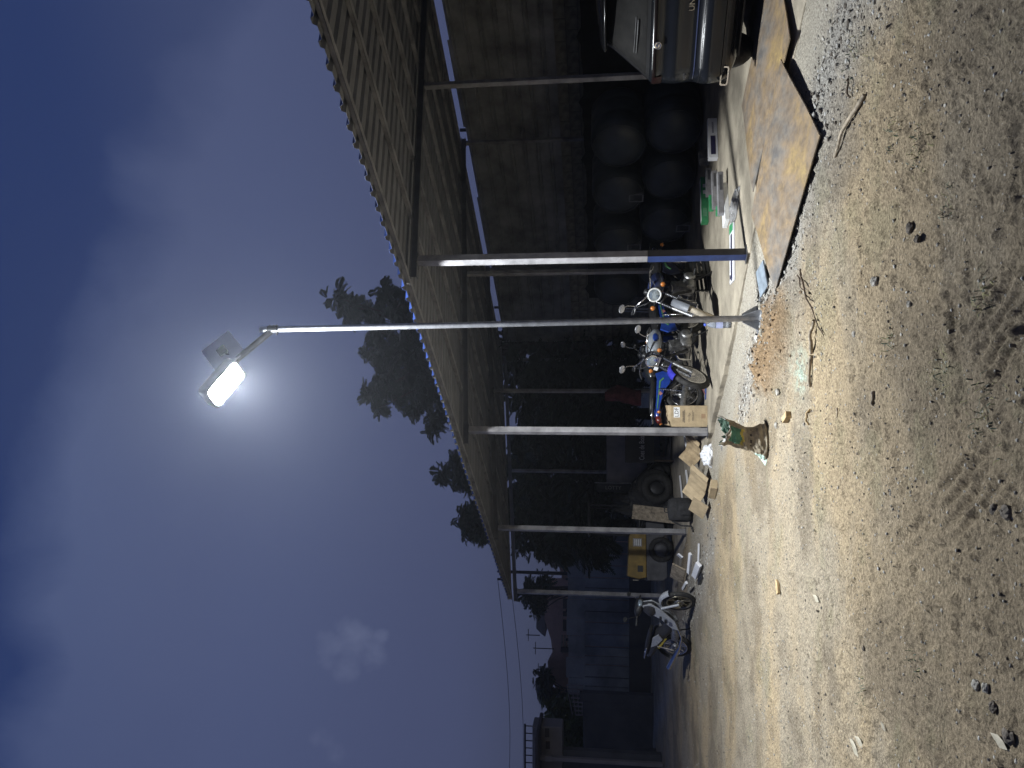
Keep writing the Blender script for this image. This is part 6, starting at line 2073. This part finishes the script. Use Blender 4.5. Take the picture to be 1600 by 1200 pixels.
# television aerials
for (py, zb, zt, lab) in ((994, 4.5, 5.05, 'television aerial on the grey upper storey'), (1014, 4.0, 4.85, 'small aerial on the middle of the brown roof'), (1047, 4.2, 4.72, 'aerial on the left end of the brown roof')):
    e = thing('aerial', lab, 'aerial', (fx(py, BY - 0.1) , BY - 0.12 if py > 1000 else BY + 1.2, zb - 0.1))
    if py < 1000:
        e.location.x = fx(py, BY + 1.2); e.location.z = zb + 0.16
    MB().tube([Vector((0, 0, 0)), Vector((0, 0, zt - zb + 0.1))], 0.022, 6).build('mast', dark_metal, e)
    MB().tube([Vector((-0.28, 0, zt - zb)), Vector((0.28, 0, zt - zb))], 0.016, 6).build('boom', dark_metal, e)
    for k in (-0.2, 0.0, 0.2):
        MB().tube([Vector((k, -0.18, zt - zb)), Vector((k, 0.18, zt - zb))], 0.01, 5).build('element', dark_metal, e)
# second brown house further right
BY2 = 33.0
e = thing('rendered_house', 'reddish rendered house wall seen through the last bay', 'house', (0, BY2, 0))
MB().prism([(fx(905, BY2), 0), (fx(845, BY2), 0), (fx(845, BY2), 4.05), (fx(870, BY2), 3.95), (fx(880, BY2), 3.6), (fx(905, BY2), 3.4)], -5, 0, Rx(math.pi / 2)).build('wall', far_wall, e)
MB().box(fx(902, BY2), fx(848, BY2), -0.05, -0.003, 2.9, 3.0).build('string_course', plast_pale, e)

# house at the left edge
HY = 21.0
e = thing('flat_roof_house', 'pale flat-roofed house with roof railing at the far left edge', 'house', (0, HY, 0))
MB().bevbox(fx(1290, HY), fx(1152, HY), 0.6, 1.2, 2.75, 3.60, 0.02).build('upper_wall', plast_pale, e)
MB().bevbox(fx(1290, HY), fx(1146, HY), -0.3, 1.3, 3.34, 3.44, 0.02).build('roof_slab', far_roof, e)
MB().bevbox(fx(1290, HY), fx(1160, HY), 0.8, 1.2, 3.445, 3.60, 0.02).build('parapet', plast_pale, e)
for k in range(8):
    x = fx(1160 + k * 12, HY)
    MB().tube([Vector((x, 0.9, 3.60)), Vector((x, 0.9, 3.83))], 0.015, 6).build('rail_post', dark_metal, e)
MB().tube([Vector((fx(1290, HY), 0.9, 3.84)), Vector((fx(1157, HY), 0.9, 3.84))], 0.03, 6).build('hand_rail', dark_metal, e)
for (a, b, z0, z1) in ((1154, 1168, 3.12, 3.24), (1175, 1187, 3.10, 3.22)):
    MB().box(fx(b, HY), fx(a, HY), 0.57, 0.598, z0, z1).build('slot_window', far_roof, e)
MB().bevbox(fx(1190, HY), fx(1184, HY), 0.0, 0.12, 0.0, 3.335, 0.01).build('column', plast_pale, e)
MB().bevbox(fx(1191, HY), fx(1182, HY), -0.02, 0.14, 3.0, 3.2, 0.01).build('capital', plast_pale, e)
MB().box(fx(1290, HY), fx(1190, HY), 0.7, 0.9, 0.0, 2.74).build('back_wall', far_dark, e)
# low box at the frame's left edge
p = G(1026, 1196)
e = thing('water_trough', 'grey concrete trough on the ground at the far left edge', 'trough', (p.x, p.y, 0), 0.1)
MB().bevbox(-0.45, 0.3, 0, 0.06, -0.05, 0.66, 0.02).build('front_side', far_dark, e)
MB().bevbox(-0.45, 0.3, 0.54, 0.6, -0.05, 0.66, 0.02).build('back_side', far_dark, e)
MB().bevbox(-0.45, -0.39, 0.061, 0.539, -0.05, 0.66, 0.02).build('end', far_dark, e)
MB().bevbox(0.24, 0.3, 0.061, 0.539, -0.05, 0.66, 0.02).build('end', far_dark, e)
# rubble along the foot of the far wall
rr = random.Random(6)
for (px, py, r_, lab) in ((1014, 1120, 0.20, 'pale rubble lump at the foot of the dark wall'), (1012, 1158, 0.22, 'left pale rubble lump at the foot of the dark wall'), (996, 1135, 0.25, 'dark rubble lump behind the pale one')):
    stone(px, py, r_, lab, block if 'pale' in lab[:11] else far_dark, 40, 0.5, 'rubble_lump', 'rubble')

# utility pole with wires
UY = 30.0
p = AT(780, 893, UY)
e = thing('utility_pole', 'thin utility pole with insulators behind the end of the roof', 'utility pole', (p.x, UY, 0))
top_z = p.z
MB().tube([Vector((0, 0, 0)), Vector((0, 0, top_z))], [0.09, 0.06], 8).build('mast', dark_metal, e)
MB().box(-0.34, 0.34, -0.04, 0.04, top_z - 0.16, top_z - 0.08).build('cross_arm', dark_metal, e)
for x in (-0.3, 0.0, 0.3):
    MB().lathe([(0.02, 0), (0.06, 0.04), (0.035, 0.08), (0.06, 0.12), (0.02, 0.16)], T(x, 0, top_z - 0.08), 10).build('insulator', dark_metal, e)
for k, (dx, zz_) in enumerate(((-0.3, 0.06), (0.3, -0.35))):
    a = Vector((p.x + dx, UY, top_z + zz_)); b = Vector((-26.0, 38.0, top_z + 1.4 + zz_ * 2))
    pts = []
    for i in range(13):
        q = a.lerp(b, i / 12); q.z -= 0.7 * math.sin(math.pi * i / 12)
        pts.append(q - a)
    o = MB().tube(pts, 0.011, 5).build('overhead_wire', dark_metal)
    o.location = a
    tag(o, ('upper' if k == 0 else 'lower') + ' overhead wire running left from the utility pole', 'wire')

# ================================================================== BLOOM VOLUME: thin scattering added to imitate the lens glow round the lamp
hz = bpy.data.materials.new('bloom_volume'); hz.use_nodes = True
nt = hz.node_tree; nt.nodes.clear()
pv = nt.nodes.new('ShaderNodeVolumePrincipled')
pv.inputs['Color'].default_value = (0.86, 0.90, 1.0, 1)
pv.inputs['Density'].default_value = BLOOM_DENSITY
pv.inputs['Anisotropy'].default_value = 0.80
oo = nt.nodes.new('ShaderNodeOutputMaterial'); nt.links.new(pv.outputs[0], oo.inputs['Volume'])
mb = MB().box(-930, 930, -930, 930, -1.6, 13.5)
o = mb.build('bloom_volume', hz)
tag(o, 'thin scattering volume added over the yard to imitate lens bloom', 'bloom_volume', None, 'stuff')
